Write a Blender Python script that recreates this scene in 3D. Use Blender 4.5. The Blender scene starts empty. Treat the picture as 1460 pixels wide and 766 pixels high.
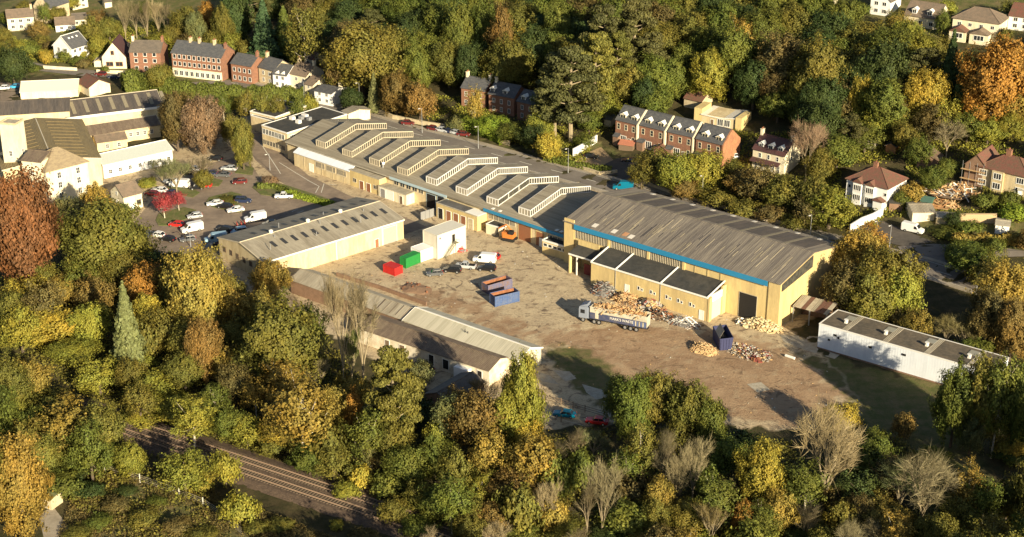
import bpy, math, random
import numpy as np
from mathutils import Vector, Matrix
from math import sin, cos, tan, pi, radians as R, hypot, atan2, sqrt
sc = bpy.context.scene
C = sc.collection
rnd = random.Random(7)
# ---------------------------------------------------------------- camera
F, PIT, H = 2250., R(23.5), 155.
cd = bpy.data.cameras.new('camera'); cam = bpy.data.objects.new('camera', cd); C.objects.link(cam)
cam.location = (0, 0, H); cam.rotation_euler = (R(90) - PIT, 0, 0)
cd.sensor_width = 36; cd.lens = 36 * F / 1460; cd.clip_end = 6000; cd.clip_start = 1
sc.camera = cam
# ---------------------------------------------------------------- light
SUN_EL, SUN_DIR = R(19), Vector((.469, -.883, 0)).normalized()
w = bpy.data.worlds.new('World'); sc.world = w; w.use_nodes = True
nt = w.node_tree; bg = nt.nodes['Background']; sky = nt.nodes.new('ShaderNodeTexSky')
sky.sky_type = 'NISHITA'; sky.sun_disc = False; sky.sun_elevation = SUN_EL
sky.sun_rotation = atan2(SUN_DIR.x, SUN_DIR.y); sky.altitude = 150
nt.links.new(sky.outputs[0], bg.inputs[0]); bg.inputs[1].default_value = .05
sd = bpy.data.lights.new('sun', 'SUN'); sd.energy = 5; sd.angle = R(.5); sd.color = (1, .85, .585)
sun = bpy.data.objects.new('sun', sd); C.objects.link(sun)
sv = Vector((SUN_DIR.x * cos(SUN_EL), SUN_DIR.y * cos(SUN_EL), sin(SUN_EL)))
sun.rotation_euler = sv.to_track_quat('Z', 'Y').to_euler()
sc.view_settings.view_transform = 'Standard'; sc.view_settings.look = 'None'
sc.view_settings.exposure = 1.08; sc.view_settings.gamma = 1
# ---------------------------------------------------------------- terrain height and ground points
def flat(px, py, z=0.):
    u = (px - 730) / F; v = (py - 383) / F; d = sin(PIT) + v * cos(PIT); t = (H - z) / d
    return (u * t, (cos(PIT) - v * sin(PIT)) * t)
RA, RB = flat(588, 190), flat(1314, 378)
rl = hypot(RB[0] - RA[0], RB[1] - RA[1]); RDX, RDY = (RB[0] - RA[0]) / rl, (RB[1] - RA[1]) / rl
NX, NY = -RDY, RDX
TA, TB = flat(215, 612), flat(640, 752)
tl = hypot(TB[0] - TA[0], TB[1] - TA[1]); TDX, TDY = (TB[0] - TA[0]) / tl, (TB[1] - TA[1]) / tl
def sm(a, b, x):
    t = min(1., max(0., (x - a) / (b - a))); return t * t * (3 - 2 * t)
def ZT(x, y):
    d = (x - RA[0]) * NX + (y - RA[1]) * NY
    sl = .10 + .12 * sm(-90, 10, x)
    q = d - 14
    z = 0. if q <= 0 else sl * (q if q > 12 else q * q / 24 + (0 if q <= 0 else 0)) - (sl * 6 if q > 12 else 0)
    if d > 420: z -= (d - 420) * sl * .8
    e = abs((x - TA[0]) * -TDY + (y - TA[1]) * TDX)
    z -= 1.8 * (1 - sm(6, 16, e))
    return z
def G(px, py, h=0.):
    z = h
    for _ in range(40):
        p = flat(px, py, z); z += .6 * (ZT(*p) + h - z)
    p = flat(px, py, z); return Vector((p[0], p[1], ZT(*p)))
def S(p):   # pixels of the 1460 photo per metre at a point
    return F / (p.y * cos(PIT) + (H - p.z) * sin(PIT))
# ---------------------------------------------------------------- materials
MATS = {}
def _n(nt, t, **k):
    n = nt.nodes.new(t)
    for a, b in k.items(): setattr(n, a, b)
    return n
def mat(name, col, rough=.85, var=.25, scale=.6, col2=None, metal=0., bump=0., bscale=8., streak=None, spec=.3, coord='Object', fine=0.):
    """colour with large soft variation, a second stain colour and fine grain"""
    if name in MATS: return MATS[name]
    m = bpy.data.materials.new(name); MATS[name] = m; m.use_nodes = True
    nt = m.node_tree; L = nt.links.new; b = nt.nodes['Principled BSDF']
    b.inputs['Roughness'].default_value = rough; b.inputs['Metallic'].default_value = metal
    b.inputs['Specular IOR Level'].default_value = spec
    if col == 'OBJ':
        oi = _n(nt, 'ShaderNodeObjectInfo'); src = oi.outputs['Color']
    else:
        rg = _n(nt, 'ShaderNodeRGB'); rg.outputs[0].default_value = (*col, 1); src = rg.outputs[0]
    tc = _n(nt, 'ShaderNodeTexCoord'); co = tc.outputs[coord] if coord == 'Object' else None
    if coord == 'World':
        g = _n(nt, 'ShaderNodeNewGeometry'); co = g.outputs['Position']
    mp = _n(nt, 'ShaderNodeMapping'); L(co, mp.inputs[0]); co1 = mp.outputs[0]
    if streak: mp.inputs['Scale'].default_value = streak
    nz = _n(nt, 'ShaderNodeTexNoise'); nz.inputs['Scale'].default_value = scale; nz.inputs['Detail'].default_value = 6
    nz.inputs['Roughness'].default_value = .65; L(co1, nz.inputs['Vector'])
    if col2 is not None:
        rp = _n(nt, 'ShaderNodeMapRange'); rp.inputs[1].default_value = .42; rp.inputs[2].default_value = .62
        L(nz.outputs[0], rp.inputs[0])
        mx = _n(nt, 'ShaderNodeMix', data_type='RGBA'); L(rp.outputs[0], mx.inputs[0]); L(src, mx.inputs[6]); mx.inputs[7].default_value = (*col2, 1)
        src = mx.outputs[2]
    n2 = _n(nt, 'ShaderNodeTexNoise'); n2.inputs['Scale'].default_value = scale * 4.3; n2.inputs['Detail'].default_value = 8
    n2.inputs['Roughness'].default_value = .75; L(co1, n2.inputs['Vector'])
    r2 = _n(nt, 'ShaderNodeMapRange'); r2.inputs[1].default_value = .3; r2.inputs[2].default_value = .7
    r2.inputs[3].default_value = 1 - var; r2.inputs[4].default_value = 1 + var; L(n2.outputs[0], r2.inputs[0])
    vm = _n(nt, 'ShaderNodeVectorMath', operation='SCALE'); L(src, vm.inputs[0]); L(r2.outputs[0], vm.inputs['Scale'])
    L(vm.outputs[0], b.inputs['Base Color'])
    if bump:
        n3 = _n(nt, 'ShaderNodeTexNoise'); n3.inputs['Scale'].default_value = bscale; n3.inputs['Detail'].default_value = 4; L(co, n3.inputs['Vector'])
        bp = _n(nt, 'ShaderNodeBump'); bp.inputs['Strength'].default_value = bump; bp.inputs['Distance'].default_value = .15
        L(n3.outputs[0], bp.inputs['Height']); L(bp.outputs[0], b.inputs['Normal'])
    return m
def corr(name, col, col2, axis=0, pitch=.35, var=.3, rough=.8, scale=.25, streak=(3, .35, 1), bump=.7, col3=None):
    """corrugated or profiled sheet: ridges across one axis, streaky weathering down the slope"""
    m = mat(name, col, rough, var, scale, col2, streak=streak)
    nt = m.node_tree; L = nt.links.new; b = nt.nodes['Principled BSDF']
    tc = _n(nt, 'ShaderNodeTexCoord'); sp = _n(nt, 'ShaderNodeSeparateXYZ'); L(tc.outputs['Object'], sp.inputs[0])
    mm = _n(nt, 'ShaderNodeMath', operation='MULTIPLY'); L(sp.outputs[axis], mm.inputs[0]); mm.inputs[1].default_value = 2 * pi / pitch
    s = _n(nt, 'ShaderNodeMath', operation='SINE'); L(mm.outputs[0], s.inputs[0])
    bp = _n(nt, 'ShaderNodeBump'); bp.inputs['Strength'].default_value = bump; bp.inputs['Distance'].default_value = .08
    L(s.outputs[0], bp.inputs['Height']); L(bp.outputs[0], b.inputs['Normal'])
    return m
def glass(name, col, rough=.15):
    if name in MATS: return MATS[name]
    m = bpy.data.materials.new(name); MATS[name] = m; m.use_nodes = True; b = m.node_tree.nodes['Principled BSDF']
    b.inputs['Base Color'].default_value = (*col, 1); b.inputs['Roughness'].default_value = rough; b.inputs['Specular IOR Level'].default_value = .6
    return m
yell = mat('buff render', (.60, .47, .22), .9, .15, .35, (.51, .39, .19), bump=.15, streak=(1, 1, .22))
yell2 = mat('buff brick', (.60, .50, .31), .9, .17, .45, (.49, .39, .23), streak=(1, 1, .25), bump=.2, bscale=12)
cream = mat('cream render', (.74, .67, .49), .9, .14, .5, (.64, .56, .40), streak=(1, 1, .3))
milly = mat('mill buff render', (.68, .57, .34), .9, .15, .4, (.57, .46, .27), streak=(1, 1, .3))
stone = mat('pale stone', (.56, .47, .31), .9, .22, .9, (.43, .35, .22), bump=.3)
white = mat('white render', (.80, .80, .78), .85, .05, .5, (.74, .74, .71))
wpaint = mat('white paint', (.78, .77, .72), .6, .05)
whitesheet = corr('white sheet cladding', (.70, .74, .80), (.64, .68, .74), 0, .6, .05, .5, bump=.08)
brick = mat('red brick', (.27, .135, .085), .9, .28, .8, (.21, .11, .075), bump=.25, bscale=14)
brickd = mat('brown brick', (.24, .15, .10), .9, .22, .8, (.19, .12, .08), bump=.25, bscale=14)
slate = mat('grey slate', (.075, .078, .085), .6, .25, .9, (.11, .11, .11), bump=.3, streak=(1, 1, 3))
slateb = mat('brown slate', (.15, .125, .10), .75, .25, .7, (.11, .095, .08), bump=.3, streak=(1, 1, 3))
tile_b = mat('brown tiles', (.20, .15, .11), .8, .25, .8, (.15, .12, .09), bump=.4)
tile_r = mat('red brown tiles', (.17, .075, .055), .8, .25, .8, (.13, .085, .055), bump=.4)
tile_m = mat('maroon tiles', (.09, .04, .04), .7, .25, .8, (.075, .045, .04), bump=.4)
asb = corr('weathered sheet roof', (.235, .205, .165), (.14, .122, .108), 0, .35, .38, .85, .5, (3.4, .10, .10))
asb2 = corr('lichened sheet roof', (.34, .30, .225), (.25, .215, .155), 1, .35, .28, .85, .4, (.12, 3, .12))
asbg = corr('grey sheet roof', (.37, .33, .255), (.28, .245, .185), 0, .35, .25, .85, .3, (2, .3, .3))
asbx = corr('brown sheet roof', (.15, .112, .085), (.20, .155, .11), 0, .35, .35, .9, .5, (2, .5, .5))
asbm = corr('mill sheet roof', (.26, .20, .10), (.21, .165, .09), 0, .4, .2, .85, .3, (2, .3, .3))
asbd = corr('dark sheet roof', (.085, .075, .07), (.12, .10, .085), 0, .4, .25, .85, .3, (2, .3, .3))
palesheet = corr('pale sheet roof', (.50, .47, .37), (.40, .37, .28), 0, .5, .12, .6, .5, (2.5, .15, .15), bump=.25)
flatroof = mat('felt roof', (.045, .045, .042), .85, .3, .25, (.07, .065, .055))
flatg = mat('grey felt roof', (.13, .125, .12), .85, .25, .3, (.09, .088, .085))
bluep = mat('blue fascia paint', (.025, .21, .40), .6, .06, .6)
pblue = mat('pale blue paint', (.40, .52, .58), .55, .08, .6)
concr = mat('cast concrete', (.42, .38, .30), .9, .2, .8, (.34, .30, .23), bump=.2)
wood = mat('sawn timber', (.50, .33, .16), .85, .3, 1.5)
woodd = mat('weathered timber', (.17, .12, .08), .9, .3, 1.5)
browndoor = mat('brown painted door', (.26, .115, .06), .7, .12, 1)
rust = mat('rusty steel', (.27, .115, .055), .85, .35, .8, (.18, .075, .04))
steel = mat('galvanised steel', (.42, .43, .44), .45, .1, 1, metal=.6)
dark = mat('dark interior', (.018, .016, .015), .9, .2)
blackm = mat('black rubber', (.02, .02, .02), .8, .1)
pane = glass('window glass', (.03, .035, .04), .12)
paneg = mat('dirty glazing', (.045, .045, .042), .35, .3, 1, (.10, .095, .075))
clear = mat('translucent sheet', (.30, .29, .24), .4, .15, 1)
carp = mat('car paint', 'OBJ', .3, .02, 1, spec=.5)
objm = mat('painted by object', 'OBJ', .6, .12, 1.5)
tint = glass('car glass', (.015, .018, .022), .08)
bark = mat('bark', (.11, .085, .06), .95, .3, 2)
barkp = mat('pale bark', (.55, .49, .38), .9, .25, 2)
barkt = mat('tan bark', (.27, .22, .14), .9, .25, 2)
# ---------------------------------------------------------------- mesh helper
class M:
    def __init__(s): s.v = []; s.f = []; s.m = []
    def poly(s, pts, mi=0):
        n = len(s.v); s.v += [tuple(p) for p in pts]; s.f.append(tuple(range(n, n + len(pts)))); s.m.append(mi)
    def box(s, x0, x1, y0, y1, z0, z1, mi=0, T=None):
        c = [(x0, y0, z0), (x1, y0, z0), (x1, y1, z0), (x0, y1, z0), (x0, y0, z1), (x1, y0, z1), (x1, y1, z1), (x0, y1, z1)]
        if T is not None: c = [tuple(T @ Vector(p)) for p in c]
        n = len(s.v); s.v += c
        for f in ((0, 3, 2, 1), (4, 5, 6, 7), (0, 1, 5, 4), (1, 2, 6, 5), (2, 3, 7, 6), (3, 0, 4, 7)):
            s.f.append(tuple(n + i for i in f)); s.m.append(mi)
    def prism(s, pts, vec, mi=0):
        """planar outline swept along vec"""
        n = len(s.v); k = len(pts); v = Vector(vec)
        s.v += [tuple(p) for p in pts] + [tuple(Vector(p) + v) for p in pts]
        s.f.append(tuple(range(n + k - 1, n - 1, -1))); s.m.append(mi); s.f.append(tuple(range(n + k, n + 2 * k))); s.m.append(mi)
        for i in range(k):
            j = (i + 1) % k; s.f.append((n + i, n + j, n + k + j, n + k + i)); s.m.append(mi)
    def tube(s, a, b, r0, r1, k=6, mi=0):
        a = Vector(a); b = Vector(b); d = (b - a)
        if d.length < 1e-6: return
        d.normalize(); u = d.orthogonal().normalized(); w_ = d.cross(u); n = len(s.v)
        for c, r in ((a, r0), (b, r1)):
            for i in range(k):
                t = 2 * pi * i / k; s.v.append(tuple(c + u * (r * cos(t)) + w_ * (r * sin(t))))
        for i in range(k):
            j = (i + 1) % k; s.f.append((n + i, n + j, n + k + j, n + k + i)); s.m.append(mi)
        s.f.append(tuple(range(n + k - 1, n - 1, -1))); s.m.append(mi); s.f.append(tuple(range(n + k, n + 2 * k))); s.m.append(mi)
    def loft(s, secs, mi=0):
        k = len(secs[0]); n = len(s.v)
        for q in secs: s.v += [tuple(p) for p in q]
        for a in range(len(secs) - 1):
            for i in range(k):
                j = (i + 1) % k; s.f.append((n + a * k + i, n + a * k + j, n + (a + 1) * k + j, n + (a + 1) * k + i)); s.m.append(mi)
        s.f.append(tuple(range(n + k - 1, n - 1, -1))); s.m.append(mi); e = n + (len(secs) - 1) * k
        s.f.append(tuple(range(e, e + k))); s.m.append(mi)
    def mesh(s, name, mats, smooth=False):
        me = bpy.data.meshes.new(name); me.from_pydata(s.v, [], s.f)
        for m in (mats if isinstance(mats, (list, tuple)) else [mats]): me.materials.append(m)
        if any(s.m): me.polygons.foreach_set('material_index', s.m)
        if smooth: me.polygons.foreach_set('use_smooth', [True] * len(me.polygons))
        me.update(); return me
    def build(s, name, mats, parent=None, smooth=False, label=None):
        return link(name, s.mesh(name, mats, smooth), parent, label=label)
def link(name, me, parent=None, loc=(0, 0, 0), rz=0., label=None, col=None):
    o = bpy.data.objects.new(name, me); C.objects.link(o); o.parent = parent
    o.location = loc; o.rotation_euler = (0, 0, rz)
    if label: o['label'] = label
    if col: o.color = (*col, 1)
    return o
def tag(o, label, cat, group=None):
    o['label'] = label; o['category'] = cat
    if group: o['group'] = group
    return o
def struct(o): o['kind'] = 'structure'; return o
def stuff(o, label=None, cat=None):
    o['kind'] = 'stuff'
    if label: o['label'] = label; o['category'] = cat
    return o
def thing(name, label, cat, loc, rz=0., group=None):
    o = bpy.data.objects.new(name, None); C.objects.link(o); o.empty_display_size = .5
    o.location = loc; o.rotation_euler = (0, 0, rz); return tag(o, label, cat, group)
def copy_tree(o, parent=None, col=None):
    c = o.copy(); C.objects.link(c); c.parent = parent
    if col is not None: c.color = (*col, 1)
    for ch in list(o.children): copy_tree(ch, c, col)
    return c
def inpoly(X, Y, poly):
    X = np.asarray(X); Y = np.asarray(Y); r = np.zeros(X.shape, bool); n = len(poly)
    for i in range(n):
        x0, y0 = poly[i]; x1, y1 = poly[(i + 1) % n]
        if y0 == y1: continue
        c = ((y0 > Y) != (y1 > Y)) & (X < (x1 - x0) * (Y - y0) / (y1 - y0) + x0); r ^= c
    return r
def gp(l): return [tuple(G(*p)[:2]) for p in l]
# ---------------------------------------------------------------- ground
HARD = gp([(120, 300), (150, 225), (350, 165), (470, 158), (900, 282), (1210, 375), (1185, 440), (1125, 470), (1190, 520), (1230, 580), (1200, 612), (1110, 615), (1000, 600), (900, 600), (780, 612), (690, 575), (620, 560), (420, 450), (300, 395), (230, 375), (170, 350)])
MUD = gp([(770, 480), (850, 462), (960, 466), (1100, 490), (1190, 540), (1215, 590), (1170, 610), (1000, 595), (930, 580), (880, 545), (800, 500)])
MUD2 = gp([(560, 400), (640, 420), (700, 445), (760, 470), (740, 490), (640, 440), (575, 425)])
GRASS = [gp(l) for l in ([(1120, 500), (1200, 515), (1330, 548), (1400, 600), (1400, 700), (1300, 640), (1215, 590), (1190, 545)], [(790, 490), (840, 500), (900, 550), (950, 590), (880, 600), (810, 540), (770, 500)],
         [(500, 180), (620, 205), (800, 252), (800, 245), (640, 196), (500, 170)], [(620, 178), (760, 215), (860, 245), (840, 238), (700, 205), (620, 183)],
         [(1270, 300), (1460, 300), (1460, 355), (1350, 345)], [(190, 70), (330, 100), (440, 140), (300, 140), (190, 120)], [(0, 60), (190, 60), (190, 95), (0, 110)],
         [(150, 670), (200, 680), (340, 745), (360, 800), (40, 800)], [(400, 135), (540, 165), (600, 180), (560, 182), (440, 150)], [(640, 160), (880, 215), (880, 235), (800, 225)], [(1150, 60), (1200, -20), (1500, -20), (1460, 60), (1200, 60)], [(0, 0), (330, 0), (340, 60), (190, 100), (0, 110)])]
def axis(a, b, st, lo, hi):
    c = list(np.arange(a, b, st)); s = st; x = a
    while x > lo: s *= 1.35; x -= s; c.insert(0, x)
    s = st; x = c[-1]
    while x < hi: s *= 1.35; x += s; c.append(x)
    return np.array(c)
xs = axis(-190, 240, 1.8, -3000, 3000); ys = axis(205, 640, 1.8, -1500, 4500)
XX, YY = np.meshgrid(xs, ys)
ZV = np.vectorize(ZT)(XX, YY)
rs = np.random.RandomState(3)
def soft(polys, j=2.2, n=6):
    a = np.zeros(XX.shape)
    for k in range(n):
        dx = rs.normal(0, j, XX.shape); dy = rs.normal(0, j, XX.shape); m = np.zeros(XX.shape, bool)
        for p in polys: m |= inpoly(XX + dx, YY + dy, p)
        a += m
    a /= n
    return a
zr = soft([HARD], 1.0); zg = soft([MUD, MUD2], 3.0); zb = soft(GRASS, 2.0)
hill = np.clip(ZV / 2, 0, 1)
ZV = ZV + np.random.RandomState(5).normal(0, .12, ZV.shape) * (1 - zr) * (zb < .2)
nx_, ny_ = len(xs), len(ys)
me = bpy.data.meshes.new('ground'); idx = np.arange(nx_ * ny_).reshape(ny_, nx_)
fc = np.stack([idx[:-1, :-1], idx[:-1, 1:], idx[1:, 1:], idx[1:, :-1]], -1).reshape(-1, 4)
me.vertices.add(nx_ * ny_); me.vertices.foreach_set('co', np.stack([XX, YY, ZV], -1).ravel().astype(np.float32))
me.loops.add(fc.size); me.loops.foreach_set('vertex_index', fc.ravel().astype(np.int32))
me.polygons.add(len(fc)); me.polygons.foreach_set('loop_start', np.arange(0, fc.size, 4, dtype=np.int32))
me.update(calc_edges=True)
at = me.color_attributes.new('zone', 'FLOAT_COLOR', 'POINT')
at.data.foreach_set('color', np.stack([zr, zg, zb, np.ones_like(zr)], -1).ravel().astype(np.float32))
me.polygons.foreach_set('use_smooth', [True] * len(fc))
def ground_mat():
    m = bpy.data.materials.new('ground cover'); m.use_nodes = True; nt = m.node_tree; L = nt.links.new; b = nt.nodes['Principled BSDF']
    b.inputs['Roughness'].default_value = .95; b.inputs['Specular IOR Level'].default_value = .15
    g = _n(nt, 'ShaderNodeNewGeometry'); at = _n(nt, 'ShaderNodeVertexColor', layer_name='zone'); sp = _n(nt, 'ShaderNodeSeparateColor'); L(at.outputs[0], sp.inputs[0])
    def noise(s, d=6, r=.65, vec=None, dist=0.):
        n = _n(nt, 'ShaderNodeTexNoise'); n.inputs['Scale'].default_value = s; n.inputs['Detail'].default_value = d; n.inputs['Roughness'].default_value = r
        n.inputs['Distortion'].default_value = dist
        L(vec or g.outputs['Position'], n.inputs['Vector']); return n.outputs[0]
    def rng(x, a, b_, c=0., d=1.):
        n = _n(nt, 'ShaderNodeMapRange'); n.clamp = True
        for i, v in enumerate((a, b_, c, d)): n.inputs[i + 1].default_value = v
        L(x, n.inputs[0]); return n.outputs[0]
    def mix(f, a, b_):
        n = _n(nt, 'ShaderNodeMix', data_type='RGBA'); L(f, n.inputs[0])
        for i, v in ((6, a), (7, b_)):
            if isinstance(v, tuple): n.inputs[i].default_value = (*v, 1)
            else: L(v, n.inputs[i])
        return n.outputs[2]
    def madd(a, b_, op='ADD'):
        n = _n(nt, 'ShaderNodeMath', operation=op); L(a, n.inputs[0])
        if isinstance(b_, float): n.inputs[1].default_value = b_
        else: L(b_, n.inputs[1])
        return n.outputs[0]
    n1 = noise(.05); n2 = noise(.35); n3 = noise(2.2, 8, .75); n4 = noise(.12, 8, .7, None, 1.2)
    litter = mix(rng(n2, .4, .6), (.05, .048, .02), (.085, .068, .034))
    grass = mix(rng(n2, .4, .65), (.095, .105, .034), (.17, .135, .065))
    conc = mix(rng(n4, .42, .58), (.53, .43, .28), (.44, .35, .23))
    conc = mix(rng(n2, .56, .66), conc, (.22, .16, .105))
    conc = mix(rng(noise(.9, 4, .6), .66, .7), conc, (.45, .39, .30))
    mud = mix(rng(n4, .40, .60), (.39, .27, .165), (.29, .19, .115))
    mud = mix(rng(n2, .53, .66), mud, (.40, .30, .19))
    # wheel ruts: long noise along the yard
    mp = _n(nt, 'ShaderNodeMapping'); mp.inputs['Rotation'].default_value = (0, 0, R(36)); mp.inputs['Scale'].default_value = (.09, .8, 1); L(g.outputs['Position'], mp.inputs[0])
    rut = noise(.5, 6, .6, mp.outputs[0], 1.6)
    mud = mix(rng(rut, .56, .70, 0, .45), mud, (.20, .135, .08))
    conc = mix(rng(rut, .6, .72, 0, .4), conc, (.20, .15, .10))
    n5 = noise(.55, 10, .8, None, 2.5); conc = mix(rng(n5, .53, .60, 0, .75), conc, (.24, .18, .12)); mud = mix(rng(n5, .56, .64, 0, .6), mud, (.19, .13, .08))
    n6 = noise(.16, 3, .5, None, 3.); conc = mix(rng(n6, .60, .66, 0, .8), conc, (.16, .12, .085)); mud = mix(rng(n6, .60, .68, 0, .7), mud, (.15, .10, .065))
    c = mix(rng(madd(sp.outputs[2], madd(n2, .6, 'MULTIPLY')), .55, .85), litter, grass)
    c = mix(rng(madd(sp.outputs[0], madd(n2, .3, 'MULTIPLY')), .5, .75), c, conc)
    c = mix(rng(madd(sp.outputs[1], madd(n4, .9, 'MULTIPLY')), .7, 1.1), c, mud)
    inb = madd(sp.outputs[0], sp.outputs[2], 'MULTIPLY')
    c = mix(rng(madd(inb, madd(n2, .9, 'MULTIPLY')), .75, 1.1), c, grass)
    gr = rng(n3, .3, .7, .84, 1.16)
    vm = _n(nt, 'ShaderNodeVectorMath', operation='SCALE'); L(c, vm.inputs[0]); L(gr, vm.inputs['Scale']); L(vm.outputs[0], b.inputs['Base Color'])
    bp = _n(nt, 'ShaderNodeBump'); bp.inputs['Strength'].default_value = .6; bp.inputs['Distance'].default_value = .3
    L(madd(n3, n2), bp.inputs['Height']); L(bp.outputs[0], b.inputs['Normal'])
    return m
me.materials.append(ground_mat()); struct(link('ground', me))
tar = mat('worn asphalt', (.20, .175, .15), .9, .15, .12, (.165, .145, .125), coord='World')
tarp = mat('car park asphalt', (.25, .195, .145), .9, .22, .12, (.18, .14, .108), coord='World')
tard = mat('patched asphalt', (.085, .075, .065), .9, .2, .15, (.11, .095, .08), coord='World')
pav = mat('pavement', (.36, .31, .24), .9, .2, .3, (.28, .24, .18), coord='World')
line = mat('road marking paint', (.62, .60, .52), .7, .2, 1, coord='World')
lawn = mat('mown grass', (.105, .125, .035), .95, .35, .5, (.16, .14, .06), coord='World', bump=.6, bscale=5)
def path(px, sub=4.):
    pts = [G(*p) for p in px]; out = []
    for a, b in zip(pts, pts[1:]):
        n = max(1, int((b - a).length / sub))
        for i in range(n): out.append(a.lerp(b, i / n))
    out.append(pts[-1]); return out
def strip(name, px, w0, w1, m, dz, dash=None, th=0., pts=None):
    """band between offsets w0..w1 from a centre line that follows the ground"""
    P = pts or path(px); mb = M(); T = []
    for i in range(len(P)):
        d = (P[min(i + 1, len(P) - 1)] - P[max(i - 1, 0)]); d.z = 0; d.normalize(); T.append(Vector((-d.y, d.x, 0)))
    def row(i):
        r = []
        for k in range(3):
            q = P[i] + T[i] * (w0 + (w1 - w0) * k / 2); r.append((q.x, q.y, ZT(q.x, q.y) + dz + th))
        return r
    for i in range(len(P) - 1):
        if dash and i % dash[1] >= dash[0]: continue
        a, b = row(i), row(i + 1)
        for k in range(2): mb.poly([a[k], a[k + 1], b[k + 1], b[k]][::-1])
        if th:
            for k in (0, 2):
                q = [a[k], b[k], (b[k][0], b[k][1], b[k][2] - th - .2), (a[k][0], a[k][1], a[k][2] - th - .2)]; mb.poly(q)
    return mb, name, m
def road(name, px, w, m=None, dz=.06, kerb=True):
    mb, n, mm = strip(name, px, -w / 2, w / 2, m or tar, dz); struct(mb.build(n, mm))
    if kerb:
        for s in (-1, 1):
            a, b = (w / 2, w / 2 + 1.6) if s > 0 else (-w / 2 - 1.6, -w / 2)
            mb, n, mm = strip('pavement', px, a, b, pav, dz, th=.12); struct(mb.build('pavement', pav))
def sheet(name, px, m, dz=.05, kerb=None):
    mb = M(); P = [G(*p) for p in px]
    if kerb:
        mb.prism([(p.x, p.y, ZT(p.x, p.y) - .1) for p in P], (0, 0, .1 + kerb), 0)
        o = mb.build(name, m)
    else:
        mb.poly([(p.x, p.y, ZT(p.x, p.y) + dz) for p in P]); o = mb.build(name, m)
    return struct(o)
MAIN = [(330, 118), (440, 148), (500, 165), (588, 190), (640, 203), (700, 219), (749, 233), (795, 245), (841, 257), (900, 273), (1000, 300), (1100, 327), (1200, 351), (1314, 380), (1400, 407), (1480, 436), (1600, 480)]
road('main_road', MAIN, 9.0)
P_ = path(MAIN, 2.)
mb, n, mm = strip('road_marking', None, -.12, .12, line, .075, dash=(2, 5), pts=P_); struct(mb.build('road_marking', line))
for o_ in (-4.1, 4.0):
    mb, n, mm = strip('road_marking', None, o_ - .07, o_ + .07, line, .075, pts=P_); struct(mb.build('road_marking', line))
road('village_road', [(10, 88), (60, 97), (120, 104), (190, 112), (250, 124), (330, 118)], 7., None, .05, False)
sheet('car_lot', [(0, 118), (95, 122), (60, 150), (0, 150)], tarp, .06)
sheet('side_road', [(1280, 352), (1330, 348), (1420, 352), (1460, 358), (1460, 366), (1380, 368), (1330, 377), (1290, 366)], tar, .065)
sheet('side_road', [(1215, 325), (1250, 312), (1330, 345), (1290, 352), (1240, 340)], tard, .05)
sheet('side_road', [(828, 254), (850, 240), (880, 226), (925, 222), (920, 250), (905, 268), (870, 264)], tard, .067)
sheet('car_park', [(170, 345), (205, 300), (235, 262), (290, 235), (350, 222), (375, 260), (480, 290), (395, 345), (310, 372), (240, 375)], tarp, .02)
road('site_road', [(363, 190), (385, 225), (420, 255), (480, 285), (540, 308), (590, 330)], 9.0, tarp, .03, False)
sheet('sandy_drive', [(813, 233), (836, 219), (857, 210), (872, 226), (893, 249), (862, 246), (834, 241)], mat('sandy drive', (.38, .27, .15), .95, .25, .4, (.28, .20, .12), coord='World'), .09)
# painted lines and kerbed islands of the car park and site road
for px in ([(372, 205), (395, 240), (400, 248)], [(398, 232), (440, 258), (455, 266), (450, 275)], [(462, 262), (458, 275)], [(468, 263), (480, 264)]):
    mb, n, mm = strip('road_marking', px, -.1, .1, line, .05); struct(mb.build('road_marking', line))
for i in range(7):
    x = 425 + i * 8; mb, n, mm = strip('road_marking', [(x, 298 + i * 2.5), (x - 9, 302 + i * 2.5)], -.07, .07, line, .04); struct(mb.build('road_marking', line))
sheet('grass_island', [(222, 315), (226, 305), (262, 296), (280, 300), (272, 310), (240, 322), (226, 322)], lawn, kerb=.15)
sheet('grass_island', [(292, 292), (298, 282), (330, 274), (345, 278), (340, 290), (350, 300), (342, 304), (305, 296)], lawn, kerb=.15)
sheet('grass_island', [(360, 268), (366, 260), (400, 262), (425, 270), (480, 288), (478, 293), (420, 284), (372, 278)], lawn, kerb=.15)
sheet('grass_island', [(238, 266), (262, 262), (285, 275), (275, 282), (240, 275)], lawn, kerb=.15)
sheet('grass_island', [(278, 258), (290, 250), (318, 258), (312, 266), (285, 266)], lawn, kerb=.15)
sheet('grass_island', [(335, 247), (345, 235), (362, 240), (360, 250)], lawn, kerb=.15)
sheet('concrete_slab', [(1112, 478), (1165, 480), (1205, 500), (1190, 512), (1150, 500), (1118, 488)], concr, .03)
for q in ([(1065, 548), (1085, 545), (1098, 556), (1080, 560)], [(788, 528), (812, 530), (822, 540), (806, 544)], [(830, 548), (858, 556), (868, 566), (850, 570), (836, 560)], [(765, 530), (785, 536), (796, 548), (772, 544)], [(850, 590 - 5), (870, 582), (880, 592), (862, 596)], [(455, 170), (500, 168), (520, 175), (500, 182), (470, 180)]):
    sheet('concrete_slab', q, concr, .035)
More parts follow.
